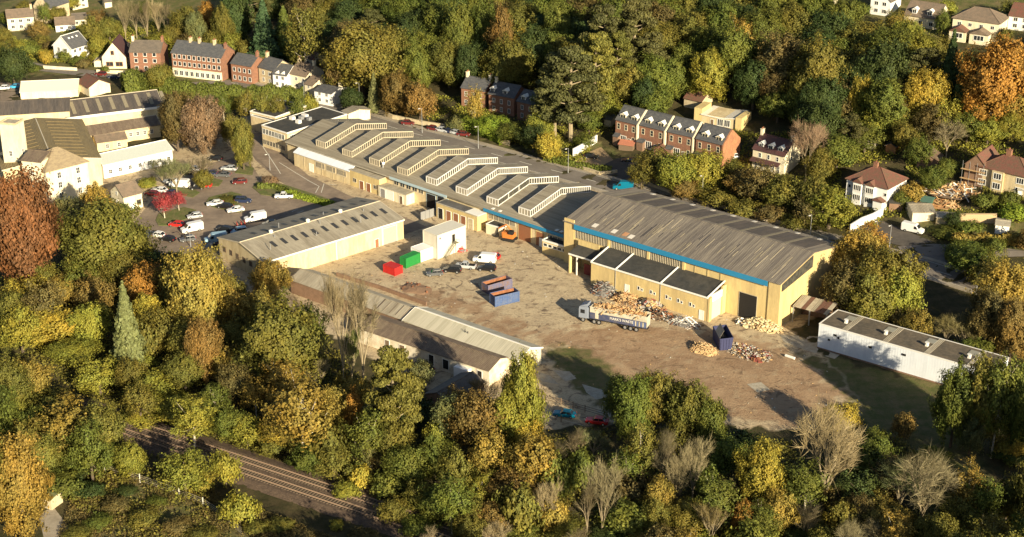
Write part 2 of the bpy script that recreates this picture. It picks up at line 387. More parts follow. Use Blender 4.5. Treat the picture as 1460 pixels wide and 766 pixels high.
# railway
ball = mat('railway ballast', (.12, .085, .06), .95, .45, .8, (.085, .06, .045), coord='World', bump=.8, bscale=3)
def offline(a, b, o, z, st=6.):
    A_ = Vector((TA[0] + TDX * a - TDY * o, TA[1] + TDY * a + TDX * o, z)); n = int((b - a) / st)
    return [A_ + Vector((TDX, TDY, 0)) * (i * st) for i in range(n + 1)]
mb = M()
for a, b in zip(offline(-90, 140, -5, 0), offline(-84, 146, -5, 0)):
    for o0, z0, o1, z1 in ((-5.5, -1.75, -3.6, -1.35), (-3.6, -1.35, 3.6, -1.35), (3.6, -1.35, 5.5, -1.75)):
        q = []
        for base, o, z in ((a, o0, z0), (b, o0, z0), (b, o1, z1), (a, o1, z1)):
            q.append((base.x - TDY * (o + 5), base.y + TDX * (o + 5), z))
        mb.poly(q)
struct(mb.build('track_bed', ball))
slm = M(); slm.box(-.13, .13, -1.3, 1.3, 0, .14); slm = slm.mesh('sleeper', mat('concrete sleeper', (.135, .105, .075), .9, .2, 2))
TR = atan2(TDY, TDX)
for o_ in (-1.75, 1.75):
    base = offline(0, 1, o_, -1.36, 1)[0]
    t = bpy.data.objects.new('railway_track', None); C.objects.link(t); struct(t); t.location = base; t.rotation_euler = (0, 0, TR)
    for s in (-.75, .75):
        mb = M(); mb.box(-90, 140, s - .05, s + .05, .14, .33); mb.box(-90, 140, s - .08, s + .08, .12, .16); mb.build('rail', mat('worn rail steel', (.30, .21, .15), .45, .2, 1), t)
    for i in range(148): link('sleeper', slm, t, (-9 + i * .7, 0, 0))
# footpath by the railway and its bridge parapet, lower left
sheet('footpath', [(55, 735), (75, 722), (110, 766), (120, 800), (70, 800)], pav, .06)
# ---------------------------------------------------------------- buildings
WC = {}
def winmesh(w, h, nx, nz, fm, arch=False):
    k = (w, h, nx, nz, fm.name)
    if k not in WC:
        a = M(); t = max(.09, min(.16, w * .09))
        a.box(-w / 2 - t, w / 2 + t, -.09, .02, -t * 1.4, 0); a.box(-w / 2 - t, w / 2 + t, -.07, .02, h, h + t)
        a.box(-w / 2 - t, -w / 2, -.07, .02, 0, h); a.box(w / 2, w / 2 + t, -.07, .02, 0, h)
        for i in range(1, nx): x = -w / 2 + w * i / nx; a.box(x - t * .35, x + t * .35, -.06, .02, 0, h)
        for i in range(1, nz): z = h * i / nz; a.box(-w / 2, w / 2, -.055, .02, z - t * .3, z + t * .3)
        g = M(); g.box(-w / 2, w / 2, -.03, .01, 0, h)
        WC[k] = (a.mesh('window', fm), g.mesh('pane', pane))
    return WC[k]
FR = {'f': 0, 'r': pi / 2, 'b': pi, 'l': -pi / 2}
class Bld:
    def __init__(s, name, label, A, B, D=8, h=0, cat='house', group=None, ang=None, pos=None):
        if pos is None:
            a, b = G(*A, h), G(*B, h); s.L = (b - a).xy.length; s.ang = atan2(b.y - a.y, b.x - a.x) if ang is None else ang; loc = a
        else: loc = Vector(pos); s.ang = ang; s.L = B
        s.D = D; s.r = thing(name, label, cat, loc, s.ang, group); s.org = Vector(loc)
        s.zb = -min(6., max(.5, s.org.z - min(ZT(*s.world(x, y)) for x in (0, s.L) for y in (0, D)) + .5))
    def world(s, x, y): return (s.org.x + x * cos(s.ang) - y * sin(s.ang), s.org.y + x * sin(s.ang) + y * cos(s.ang))
    def block(s, x0, x1, y0, y1, z0, z1, m, name='wall', parent=None):
        mb = M(); mb.box(x0, x1, y0, y1, z0, z1); return mb.build(name, m, parent or s.r)
    def walls(s, e, m, L=None, D=None, ridge=None, rh=0, x0=0, y0=0, name='wall'):
        L = L or s.L; D = D or s.D; mb = M(); z0 = s.zb
        if ridge == 'x':
            mb.prism([(x0, y0, z0), (x0, y0 + D, z0), (x0, y0 + D, e), (x0, y0 + D / 2, e + rh), (x0, y0, e)], (L, 0, 0))
        elif ridge == 'y':
            mb.prism([(x0, y0, z0), (x0, y0, e), (x0 + L / 2, y0, e + rh), (x0 + L, y0, e), (x0 + L, y0, z0)], (0, D, 0))
        else: mb.box(x0, x0 + L, y0, y0 + D, z0, e)
        return mb.build(name, m, s.r)
    def gable(s, e, rh, m, ridge='x', L=None, D=None, x0=0, y0=0, ov=.35, th=.16, name='roof', verge=None):
        L = L or s.L; D = D or s.D; mb = M(); W_ = D if ridge == 'x' else L; sl = rh / (W_ / 2); dz = ov * sl; c = th
        pr = [(-ov, e - dz), (W_ / 2, e + rh), (W_ + ov, e - dz)]
        up = [(a, z + c) for a, z in pr]; lo = [(a, z + .02) for a, z in pr]
        for i in (0, 1):
            q = [lo[i], lo[i + 1], up[i + 1], up[i]]
            if ridge == 'x': mb.prism([(x0 - ov * .6, y0 + a, z) for a, z in q], (L + ov * 1.2, 0, 0))
            else: mb.prism([(x0 + a, y0 - ov * .6, z) for a, z in q], (0, D + ov * 1.2, 0))
        r = mb.build(name, m, s.r)
        mb = M()
        if ridge == 'x': mb.box(x0 - ov * .6, x0 + L + ov * .6, y0 + D / 2 - .14, y0 + D / 2 + .14, e + rh + c - .08, e + rh + c + .1)
        else: mb.box(x0 + L / 2 - .14, x0 + L / 2 + .14, y0 - ov * .6, y0 + D + ov * .6, e + rh + c - .08, e + rh + c + .1)
        mb.build('ridge_capping', verge or m, r)
        if verge:
            mb = M()
            for i in (0, 1):
                q = [(pr[i][0], pr[i][1] - .12), (pr[i + 1][0], pr[i + 1][1] - .12), (up[i + 1][0], up[i + 1][1] + .05), (up[i][0], up[i][1] + .05)]
                if ridge == 'x':
                    for xx in (x0 - ov * .6 - .1, x0 + L + ov * .6): mb.prism([(xx, y0 + a, z) for a, z in q], (.1, 0, 0))
                else:
                    for yy in (y0 - ov * .6 - .1, y0 + D + ov * .6): mb.prism([(x0 + a, yy, z) for a, z in q], (0, .1, 0))
            mb.build('verge', verge, r)
        return r
    def hip(s, e, rh, m, L=None, D=None, x0=0, y0=0, ov=.4, name='roof', cap=None):
        L = L or s.L; D = D or s.D; mb = M(); a, b, c, d = x0 - ov, x0 + L + ov, y0 - ov, y0 + D + ov
        if b - a >= d - c: k = (d - c) / 2; R1, R2 = (a + k, (c + d) / 2, e + rh), (b - k, (c + d) / 2, e + rh)
        else: k = (b - a) / 2; R1, R2 = ((a + b) / 2, c + k, e + rh), ((a + b) / 2, d - k, e + rh)
        n = len(mb.v); lo = e - .05
        mb.v += [(a, c, lo), (b, c, lo), (b, d, lo), (a, d, lo), (a, c, lo + .15), (b, c, lo + .15), (b, d, lo + .15), (a, d, lo + .15), R1, R2]
        if b - a >= d - c: fs = [(4, 5, 9, 8), (5, 6, 9), (6, 7, 8, 9), (7, 4, 8)]
        else: fs = [(4, 5, 8), (5, 6, 9, 8), (6, 7, 9), (7, 4, 8, 9)]
        fs += [(0, 3, 2, 1), (0, 1, 5, 4), (1, 2, 6, 5), (2, 3, 7, 6), (3, 0, 4, 7)]
        mb.f += fs; mb.m += [0] * len(fs); r = mb.build(name, m, s.r)
        mb = M(); cs = [(a, c, lo + .15), (b, c, lo + .15), (b, d, lo + .15), (a, d, lo + .15)]
        nr = (R1, R2, R2, R1) if b - a >= d - c else (R1, R1, R2, R2)
        for p, q in zip(cs, nr): mb.tube(p, q, .13, .13, 4)
        mb.tube(R1, R2, .14, .14, 4); mb.build('hip_tiles', cap or m, r); return r
    def flatroof(s, z, m=None, L=None, D=None, x0=0, y0=0, trim=None, up=.25, name='roof'):
        L = L or s.L; D = D or s.D; mb = M(); mb.box(x0 + .2, x0 + L - .2, y0 + .2, y0 + D - .2, z, z + .1); r = mb.build(name, m or flatroof, s.r)
        mb = M(); t = .22
        mb.box(x0 - .05, x0 + L + .05, y0 - .05, y0 + t, z - .1, z + up); mb.box(x0 - .05, x0 + L + .05, y0 + D - t, y0 + D + .05, z - .1, z + up)
        mb.box(x0 - .05, x0 + t, y0 + t, y0 + D - t, z - .1, z + up); mb.box(x0 + L - t, x0 + L + .05, y0 + t, y0 + D - t, z - .1, z + up)
        mb.build('parapet', trim or wpaint, r); return r
    def win(s, face, u, z, w=1., h=1.3, nx=2, nz=1, fm=None, x0=0, y0=0, L=None, D=None, label=None):
        L = L or s.L; D = D or s.D
        x, y = {'f': (u, 0), 'r': (L, u), 'b': (u, D), 'l': (0, u)}[face]
        a, g = winmesh(w, h, nx, nz, fm or wpaint); o = link('window', a, s.r, (x0 + x, y0 + y, z), FR[face], label); link('pane', g, o); return o
    def wins(s, face, us, zs, *a, **k):
        for z in zs:
            for u in us: s.win(face, u, z, *a, **k)
    def door(s, face, u, w=1., h=2.1, m=None, z=0, x0=0, y0=0, L=None, D=None, name='door', label=None, frame=None):
        L = L or s.L; D = D or s.D
        x, y = {'f': (u, 0), 'r': (L, u), 'b': (u, D), 'l': (0, u)}[face]; mb = M()
        mb.box(-w / 2, w / 2, -.07, .05, 0, h, 0); t = .1
        mb.box(-w / 2 - t, -w / 2, -.1, .05, 0, h, 1); mb.box(w / 2, w / 2 + t, -.1, .05, 0, h, 1); mb.box(-w / 2 - t, w / 2 + t, -.1, .05, h, h + t, 1)
        o = link(name, mb.mesh(name, [m or woodd, frame or wpaint]), s.r, (x0 + x, y0 + y, z), FR[face], label); return o
    def chimney(s, x, y, z, h=1.6, m=None, roof=None, w=.75, d=1.1, pots=3):
        mb = M(); mb.box(x - w / 2, x + w / 2, y - d / 2, y + d / 2, z - 1.2, z + h); mb.box(x - w / 2 - .08, x + w / 2 + .08, y - d / 2 - .08, y + d / 2 + .08, z + h, z + h + .15, 0)
        for i in range(pots): yy = y - d / 2 + d * (i + .5) / pots; mb.tube((x, yy, z + h + .15), (x, yy, z + h + .6), .13, .11, 6, 1)
        return mb.build('chimney', [m or brick, rust], roof or s.r)
    def dormer(s, x, y, z, roof, w=1.5, h=1.3, dep=2.2, m=None, rm=None):
        mb = M(); a, b = x - w / 2, x + w / 2
        mb.prism([(a, y, z), (a, y, z + h), (x, y, z + h + .55), (b, y, z + h), (b, y, z)], (0, dep, 0), 0)
        for sg in (-1, 1): mb.prism([(x, y - .15, z + h + .6), (x + sg * (w / 2 + .2), y - .15, z + h - .08), (x + sg * (w / 2 + .2), y - .15, z + h + .04), (x, y - .15, z + h + .72)], (0, dep + .1, 0), 1)
        mb.box(a + .2, b - .2, y - .03, y + .05, z + .2, z + h - .05, 2); mb.box(x - .04, x + .04, y - .05, y, z + .2, z + h - .05, 0)
        return mb.build('dormer', [m or wpaint, rm or wpaint, pane], roof)
# --- north-light works -------------------------------------------------------
FO = flat(805, 335, 5.5); NA = R(-42.4)
nl = Bld('north_light_works', 'long low buff works whose roof carries eight zigzag rows of roof lights', None, 107, 28.3, pos=(FO[0] - 107 * cos(NA), FO[1] - 107 * sin(NA), 0), ang=NA, cat='factory')
Y0 = 0
nl.block(0, 106.5, .3, 28.4, -.5, 5.3, yell2)
mb = M(); RZ = 8.8; RY = 14.3
for (ya, za, yb, zb_) in ((-.3, 5.45, RY, RZ), (RY, RZ, 28.8, 5.45)):
    mb.prism([(0, ya, za), (0, yb, zb_), (0, yb, zb_ - .25), (0, ya, za - .25)], (107.6, 0, 0))
nr = mb.build('roof', asb2, nl.r)
for x in range(4, 104, 3):
    pass
def roofz(y): return 5.45 + (RZ - 5.45) * ((y + .3) / (RY + .3)) if y < RY else RZ - (RZ - 5.45) * (y - RY) / (28.8 - RY)
fr_b = mat('bleached beige frame', (.56, .49, .36), .7, .12, 1)
fr_w = mat('bright white frame', (.74, .72, .67), .6, .05, 1)
for k in range(8):
    xg = 107 - 13.5 - 11.25 * k; fm = fr_w if k < 4 else fr_b; wid = 3.9; hh = 1.8
    ys_ = (2.2, RY, 26.2); prof = [(y, roofz(y)) for y in ys_]
    mb = M()
    for (ya, za), (yb, zb_) in zip(prof, prof[1:]):
        mb.prism([(xg - wid, ya, za + hh), (xg, ya, za + hh), (xg, ya, za - .1), (xg - wid, ya, za - .1)], (0, yb - ya, zb_ - za), 0)
    mon = mb.build('roof_light', asb2, nr)
    g = M(); f = M()
    for (ya, za), (yb, zb_) in zip(prof, prof[1:]):
        for sx, e1 in ((xg, .03), (xg - wid, -.03)):
            a, b = min(sx, sx + e1), max(sx, sx + e1)
            g.prism([(a, ya, za + .25), (b, ya, za + .25), (b, ya, za + hh - .15), (a, ya, za + hh - .15)], (0, yb - ya, zb_ - za))
            e2 = .10 if e1 > 0 else -.10; a, b = min(sx, sx + e2), max(sx, sx + e2)
            for z0, z1 in ((.04, .2), (hh - .14, hh + .08)):
                if e1 < 0: z0, z1 = z0 + .08, z1 - .08
                f.prism([(a, ya, za + z0), (b, ya, za + z0), (b, ya, za + z1), (a, ya, za + z1)], (0, yb - ya, zb_ - za))
            n = 16 if yb < 15 else 15
            if k == 1 and e1 > 0: n = 3 if yb < 15 else 12
            for i in range(n + 1):
                y = ya + (yb - ya) * i / n; z = za + (zb_ - za) * i / n; f.box(a, b, y - .07, y + .07, z, z + hh)
    f.box(xg - wid - .1, xg + .1, ys_[0] - .08, ys_[0] + .1, prof[0][1], prof[0][1] + .2); f.box(xg - wid - .1, xg + .1, ys_[0] - .08, ys_[0] + .1, prof[0][1] + hh - .15, prof[0][1] + hh + .1)
    for i in range(5): x = xg - wid + wid * i / 4; f.box(x - .08, x + .08, ys_[0] - .06, ys_[0] + .1, prof[0][1], prof[0][1] + hh)
    me_ = g.mesh('glazing', paneg); og = link('glazing', me_, mon); of = link('glazing_frame', f.mesh('glazing_frame', fm), mon)
    for o in (og, of): o.parent = nr      # third level stays under the roof
# blue fascia and front wall details
nl.block(79.5, 107, -.45, -.32, 4.75, 5.6, bluep, 'fascia'); nl.block(44, 66, -.45, -.32, 4.85, 5.55, pblue, 'fascia')
nl.block(0, 44, -.5, -.33, 5.2, 5.5, concr, 'fascia')
for i in range(5): nl.win('f', 81.5 + i * 1.9, 3.0, 1.6, 1.6, 4, 1, fr_b, y0=.28)
nl.door('f', 93.4, 4.2, 4.2, browndoor, y0=.28, frame=yell); nl.door('f', 98.6, 2.6, 3.8, browndoor, y0=.28, frame=yell); nl.door('f', 99.2, 1.2, 2.3, wpaint, y0=.14, z=0)
for i in range(3): nl.win('f', 102 + i * 1.6, 2.4, 1.3, 1.6, 4, 1, fr_b, y0=.28)
for i in range(5): nl.win('f', 46 + i * 2.4, 3.4, 1.7, 1.2, 2, 1, fr_b, y0=.28)
nl.door('f', 59.5, 3.4, 4.0, dark, y0=.28, frame=pblue, name='loading_bay'); nl.door('f', 64, 4, 4.2, dark, y0=.28, frame=pblue, name='loading_bay')
for i, x in enumerate((81.5, 84, 103.5, 105)): nl.block(x, x + .8, .2, 1.3, roofz(.7) + .02, roofz(.7) + .12, wpaint, 'translucent_sheet')
# white-roofed lean-to, yellow units
mb = M(); mb.prism([(6, -2.6, 4.2), (6, .28, 5.5), (6, .28, 5.3), (6, -2.6, 4.0)], (24, 0, 0)); mb.build('lean_to_roof', whitesheet, nl.r)
nl.block(6.1, 29.9, -2.4, .3, -.5, 4.05, yell2, 'lean_to_wall')
for x in (16, 20.5, 25): nl.win('f', x + 1.5, 2.1, 3.6, 1.5, 8, 1, fr_b, y0=-2.4)
nl.door('f', 13.6, 1.6, 2.4, wpaint, y0=-2.4)
for x in (10.5, 18.2, 22.8, 27.4): nl.block(x - .1, x + .1, -2.48, -2.38, 0, 4.0, mat('downpipe', (.45, .38, .25), .7), 'pier')
nl.block(30.02, 42, -2.4, .29, -.5, 4.6, yell, 'unit_wall'); nl.flatroof(4.62, asbg, 12, 5.5, 30, -2.4, trim=concr, up=.1, name='unit_roof')
nl.win('f', 32, 1.5, 1.3, 1., 2, 1, fr_b, y0=-2.4); nl.door('f', 34.8, 1.6, 2.4, browndoor, y0=-2.4); nl.door('f', 37.6, 1.6, 2.4, browndoor, y0=-2.4); nl.win('f', 40.3, 1.5, 1.3, 1., 2, 1, fr_b, y0=-2.4)
nl.block(42.02, 53, -2.8, .29, -.5, 3.0, cream, 'porch_wall'); nl.flatroof(3.02, asbg, 11, 3.1, 42, -2.8, trim=concr, up=.08, name='porch_roof')
nl.door('f', 43.8, 1.8, 2.5, steel, y0=-2.8); nl.door('f', 46.6, 2.6, 2.6, wpaint, y0=-2.8); nl.door('f', 51, 1.2, 2.2, woodd, y0=-2.8)
nl.block(65.02, 80, -3.3, .29, -.5, 4.1, yell, 'unit_wall'); nl.flatroof(4.12, flatg, 15, 6, 65, -3.3, trim=concr, up=.12, name='unit_roof')
nl.door('f', 66.6, 1.7, 2.9, dark, y0=-3.3)
for x in (69.6, 72.3, 75): nl.door('f', x, 1.7, 2.9, browndoor, y0=-3.3)
nl.door('f', 77.6, 1.7, 2.9, stone, y0=-3.3)
nl.block(75.5, 80.2, -3.2, 2.6, 4.24, 4.34, wpaint, 'roof_patch')
for x, y, w_ in ((70, 1, 1.4), (72.2, 1.6, 1.1), (74, .4, 1.3), (76, 1.8, .9)): nl.block(x, x + w_, y, y + 1.1, 4.2, 5.3, wpaint if w_ > 1.1 else steel, 'roof_unit')
for x, y in ((36, 3.0), (38.5, 2.4)):
    mb = M(); mb.tube((x, y, 5.5), (x, y, 7.2), .25, .25, 8); mb.tube((x, y, 7.2), (x + .6, y - .3, 7.5), .32, .35, 8); mb.build('flue', steel, nl.r)
# left end wall with windows
nl.block(-.3, -.02, .3, 28.4, 4.2, 5.5, fr_w, 'end_fascia')
for i in range(4): nl.win('l', 2.5 + i * 1.8, 2.6, 1.4, 1.3, 3, 1, fr_w)
# --- big shed ---------------------------------------------------------------
SA = R(-39); sx0, sy0 = 2.6, -3.4
so = (FO[0] + sx0 * cos(SA) - sy0 * sin(SA), FO[1] + sx0 * sin(SA) + sy0 * cos(SA), 0)
sh = Bld('large_shed', 'large buff shed with weathered brown sheet roof and bright blue eaves band', None, 60.8, 29, pos=so, ang=SA, cat='factory shed')
EZ = 11.0
mb = M(); mb.prism([(0, 0, -.5), (0, 29, -.5), (0, 29, EZ), (0, 14.5, EZ + 2.8), (0, 0, EZ)], (60.6, 0, 0)); mb.build('wall', yell, sh.r)
shr = sh.gable(EZ + .02, 2.8, asb, 'x', 60.6, 29, ov=.5, th=.18)
sh.block(3.2, 57.6, -.62, -.5, EZ - 1.25, EZ + .02, bluep, 'fascia')
sh.block(0, 3.0, -.25, -.02, -.5, EZ + .9, yell, 'end_pillar'); sh.block(57.8, 60.8, -.25, -.02, -.5, EZ + .1, yell, 'end_pillar')
# strip glazing with posts
g = M(); f = M(); fp = 'patent glazing'
g.box(3.3, 35, -.06, -.02, 7.4, EZ - 1.25)
for i in range(64): x = 3.4 + i * .49; f.box(x - .055, x + .055, -.14, -.02, 7.4, EZ - 1.25)
for x in (13.5, 25, 35): f.box(x - .35, x + .35, -.3, -.02, 5, EZ - 1.25, 1)
go = g.build('strip_glazing', paneg, sh.r); f.build('glazing_bars', [fr_b, yell], sh.r)
for x in (38, 41.5, 45): sh.block(x - .12, x + .12, -.1, -.02, 6.5, EZ - 1.25, mat('render rib', (.42, .33, .16), .9), 'pier')
sh.door('f', 52.6, 4.6, 6.2, dark, name='doorway', frame=concr)
# roof extras: translucent strips, patches
def on_slope(b, x0, x1, y0, y1, m, name, dz=.03, half=14.5, ez=EZ, rh=2.8, parent=None):
    mb = M(); z = lambda y: ez + .2 + (y / half * rh if y <= half else (2 * half - y) / half * rh) + dz
    mb.prism([(x0, y0, z(y0)), (x0, y1, z(y1)), (x0, y1, z(y1) - .06), (x0, y0, z(y0) - .06)], (x1 - x0, 0, 0)); return mb.build(name, m, parent or shr)
whites = mat('white patch sheet', (.66, .62, .55), .6, .1, 1); sbit = mat('orange patch sheet', (.48, .25, .13), .7, .2, 1)
for x, y, m_ in ((7.6, .5, whites), (13.4, .4, whites), (16.6, .5, sbit), (18.5, .2, whites)): on_slope(sh, x, x + 1.3, y, y + 1.6, m_, 'replacement_sheet')
for i, x in enumerate((4, 10, 16, 22, 28, 34, 40, 46, 52)):
    on_slope(sh, x + .95, x + 5.8, 16.4, 26.8, asbd, 'dark_sheet', .02); on_slope(sh, x, x + .9, 15.4, 28, mat('pale roof strip', (.23, .20, .14), .8), 'translucent_strip', .03)
    on_slope(sh, x + 2.5, x + 3.4, 27.4, 28.8, whites, 'replacement_sheet', .05)
for i in range(70):
    x = rnd.uniform(3, 59); y = rnd.uniform(.5, 9); l = rnd.uniform(1.5, 7); on_slope(sh, x, x + rnd.uniform(.10, .26), y, min(13.4, y + l), mat('pale lichen streak', (.34, .29, .20), .9) if i % 2 else mat('dark lapped sheet', (.12, .105, .095), .8, .3, 1), 'sheet_lap', .02)
mb = M(); q = [(60.75, .6, 10.6), (60.75, 14.3, 13.3), (60.75, 14.3, 10.4), (60.75, .6, 8.9)]; mb.prism(q[::-1], (.05, 0, 0)); mb.build('gable_glazing', paneg, sh.r)
# --- buff annex with felt roof ----------------------------------------------
an = Bld('annex', 'low buff annex with black felt roof split by white upstands, waste piled along it', None, 33, 7.0, pos=(so[0] + 13.3 * cos(SA) + 7.0 * sin(SA), so[1] + 13.3 * sin(SA) - 7.0 * cos(SA), 0), ang=SA, cat='annex')
an.block(0, 33, 0, 6.98, -.5, 6.0, yell)
mb = M(); mb.prism([(.1, -.15, 6.02), (.1, 6.98, 7.6), (.1, 6.98, 7.4), (.1, -.15, 5.87)], (32.8, 0, 0)); ar = mb.build('roof', flatroof, an.r)
an.block(-.05, 33.05, -.25, -.14, 5.75, 6.15, wpaint, 'gutter')
for x in (0, 7.2, 20, 32.8):
    mb = M(); mb.prism([(x, -.2, 6.0), (x, 6.97, 7.6), (x, 6.97, 7.9), (x, -.2, 6.3)], (.25, 0, 0)); mb.build('upstand', wpaint, ar)
mb = M(); mb.prism([(-8.5, 2.2, 5.2), (-8.5, 6.98, 6.6), (-8.5, 6.98, 6.4), (-8.5, 2.2, 5.0)], (8.4, 0, 0)); mb.build('covered_link_roof', flatroof, an.r)
an.block(-8.4, -8.1, 2.3, 6.9, -.5, 5.0, yell, 'link_wall'); an.block(-8.3, -2, 5.9, 6.1, 6.2, 7.6, yell, 'roof_upstand_wall'); an.block(-8.45, -.05, 2.08, 2.18, 4.9, 5.3, wpaint, 'gutter')
an.block(-5.0, -1.2, 4.0, 4.2, 0, 2.8, mat('dark red door', (.16, .03, .03), .7), 'roller_door'); an.block(-6.2, -5.9, 2.3, 2.6, 0, 5.0, wpaint, 'post')
for x in (7.2, 20): an.block(x - .06, x + .06, -.12, -.01, 0, 5.75, steel, 'downpipe')
an.door('f', 10.6, 1.1, 2.3, wpaint, z=.6, label='white door beyond the scrap heap'); an.door('f', 31.4, 1.1, 2.3, wpaint, label='white door at the garage corner')
for x in (13.9, 17.4, 21.8, 25.0, 28.3): an.win('f', x, 2.6, .55, .8, 1, 1); an.win('f', x + .95, 2.6, .45, .5, 1, 1)
# garage end
an.block(33.02, 33.5, -.1, 1.0, -.5, 5.9, yell, 'garage_pier'); an.block(33.02, 33.5, 5.4, 6.9, -.5, 7.0, yell, 'garage_pier'); an.block(33.02, 33.4, 1.0, 5.4, 4.6, 6.3, wpaint, 'garage_lintel')
an.door('r', 3.2, 4.3, 4.6, mat('pale roller door', (.50, .48, .40), .6, .08), x0=.1, name='roller_door', frame=yell)
# left annex with white edge
la = Bld('link_block', 'small buff block with dark roof and thick white edge beside the blue doors', (773, 361), (822, 380), 8, cat='annex', ang=SA)
la.L = 11
la.walls(3.4, yell); la.flatroof(3.42, flatroof, trim=fr_w, up=.35)
for i in range(7): la.win('f', 1 + i * 1.5, 2.2, 1.1, .7, 1, 1)
# --- warehouse with skylights -----------------------------------------------
wh = Bld('skylight_warehouse', 'buff warehouse with pale grey roof dotted with dark skylights', (376, 374), (575, 313), 20.5, h=5.3, cat='warehouse')
wh.r.location.z = 0; wh.org.z = 0
wh.walls(5.3, yell2, ridge='x', rh=1.9)
wr = wh.gable(5.32, 1.9, asbg, 'x', ov=.3, th=.14, verge=fr_b)
def on_wh(x0, x1, y0, y1, m, name, dz=.04): return on_slope(wh, x0, x1, y0, y1, m, name, dz, wh.D / 2, 5.32, 1.9, wr)
skyl = mat('dark rooflight', (.045, .045, .045), .4, .1)
for i in range(12):
    x = 6.0 + i * 3.05
    if x < wh.L - 1.5: on_wh(x, x + .95, 4.2, 6.8, skyl, 'rooflight')
    on_wh(x, x + .95, 13.2, 15.6, skyl, 'rooflight')
for x in (9, 20, 30): mb = M(); mb.tube((x, 10.4, 7.2), (x, 10.4, 7.9), .45, .45, 8); mb.tube((x, 10.4, 7.9), (x, 10.4, 8.15), .6, .3, 8); mb.build('ridge_vent', fr_w, wr)
for i in range(8): x = 4 + i * 4.5; mb = M(); mb.tube((x, 3 + (i % 3) * 5, 6.5), (x, 3 + (i % 3) * 5, 8.1 - (i % 2) * .5), .1, .1, 5); mb.build('flue', steel, wr)
wh.block(-.05, wh.L + .05, -.42, -.3, 5.05, 5.4, fr_w, 'gutter')
wh.door('f', wh.L - 4.4, 4.2, 4.4, mat('grey roller door', (.34, .33, .30), .6, .1), name='roller_door', frame=fr_w); wh.door('f', wh.L - 8.6, 1.1, 2.2, browndoor)
wh.block(wh.L - 7.0, wh.L - 6.8, -.15, -.02, 0, 5, fr_w, 'downpipe'); wh.block(21, 21.2, -.15, -.02, 0, 5, fr_w, 'downpipe')
for u in (3, 6, 9, 12, 15, 18): wh.win('l', u, 2.4, 1.1, 1.2, 2, 1, woodd)
wh.win('f', 3.2, 3.2, .8, .9, 1, 1); wh.win('f', 3.3, .9, .8, .9, 1, 1)
# --- long low sheds in the foreground ---------------------------------------
LS = atan2(*(lambda a, b: (b[1] - a[1], b[0] - a[0]))(flat(438, 379, 5.4), flat(762, 492, 5.4)))
def P5(px, py, z): p = flat(px, py, z); return p
lo_ = flat(438, 379, 5.2); end_ = flat(762, 492, 5.2); LL = hypot(end_[0] - lo_[0], end_[1] - lo_[1])
def shed_at(name, label, off0, off1, dy, D, cat='shed'):
    p = (lo_[0] + off0 * cos(LS) + dy * sin(LS), lo_[1] + off0 * sin(LS) - dy * cos(LS), 0)
    return Bld(name, label, None, off1 - off0, D, pos=p, ang=LS, cat=cat)
l1 = shed_at('long_shed', 'long low shed with plain grey brown roof, leafless tree in front', 0, 36.5, 5.6, 7.0)
l1.walls(3.6, brickd, ridge='x', rh=1.4); l1r = l1.gable(3.62, 1.4, asbg, 'x', ov=.3, th=.12)
for i in range(5): on_slope(l1, 27.5 + i * 1.9, 27.62 + i * 1.9, .2, 3.3, asbx, 'sheet_lap', .02, 3.5, 3.62, 1.4, l1r)
l2 = shed_at('pale_roofed_shed', 'shed with pale cream corrugated roof and stained gable facing the yard', 36.6, LL + .3, 6.2, 8.2)
l2.walls(3.9, cream, ridge='x', rh=1.5); l2r = l2.gable(3.92, 1.5, palesheet, 'x', ov=.35, th=.14, verge=fr_w)
for a in (0, 1): mb = M(); mb.tube((16 + a * .8, 2.2, 4.9), (16.2 + a * .8, 2.0, 5.8 - a * .3), .09, .09, 5); mb.build('flue', dark, l2r)
l2.block(LL + .3 - 36.6 + .01, LL + .3 - 36.6 + .05, 2.5, 6.5, 0, 2.8, mat('stained grey render', (.22, .20, .17), .9, .5, 1, (.45, .40, .3)), 'stained_patch')
p = flat(512, 468, 3.6)
l3 = Bld('brown_roofed_shed', 'brown roofed shed with peeling white walls and dark windows, tree shadow on its roof', (512, 468), (697, 529), 7.8, h=3.6, cat='shed'); l3.r.location.z = 0; l3.org.z = 0
l3.walls(3.6, mat('peeling white wall', (.68, .62, .50), .9, .12, .5, (.52, .44, .32)), ridge='x', rh=1.25); l3.gable(3.62, 1.25, asbx, 'x', ov=.3, th=.12, verge=None)
for x, w_, d_ in ((8, 1.2, 0), (12.2, 1.5, 0), (20.3, 1.3, 1), (24.2, 1.5, 1), (29.0, 2.2, 2), (33.2, 1.2, 1)):
    if x < l3.L - 1: l3.door('f', x, w_, 2.2 if d_ < 2 else 2.6, (woodd, dark, steel)[d_], z=.7 if d_ < 2 else 0, name='boarded_opening')
l3.block(27.5, 31, -1.6, -.02, -.2, 2.9, white, 'porch')
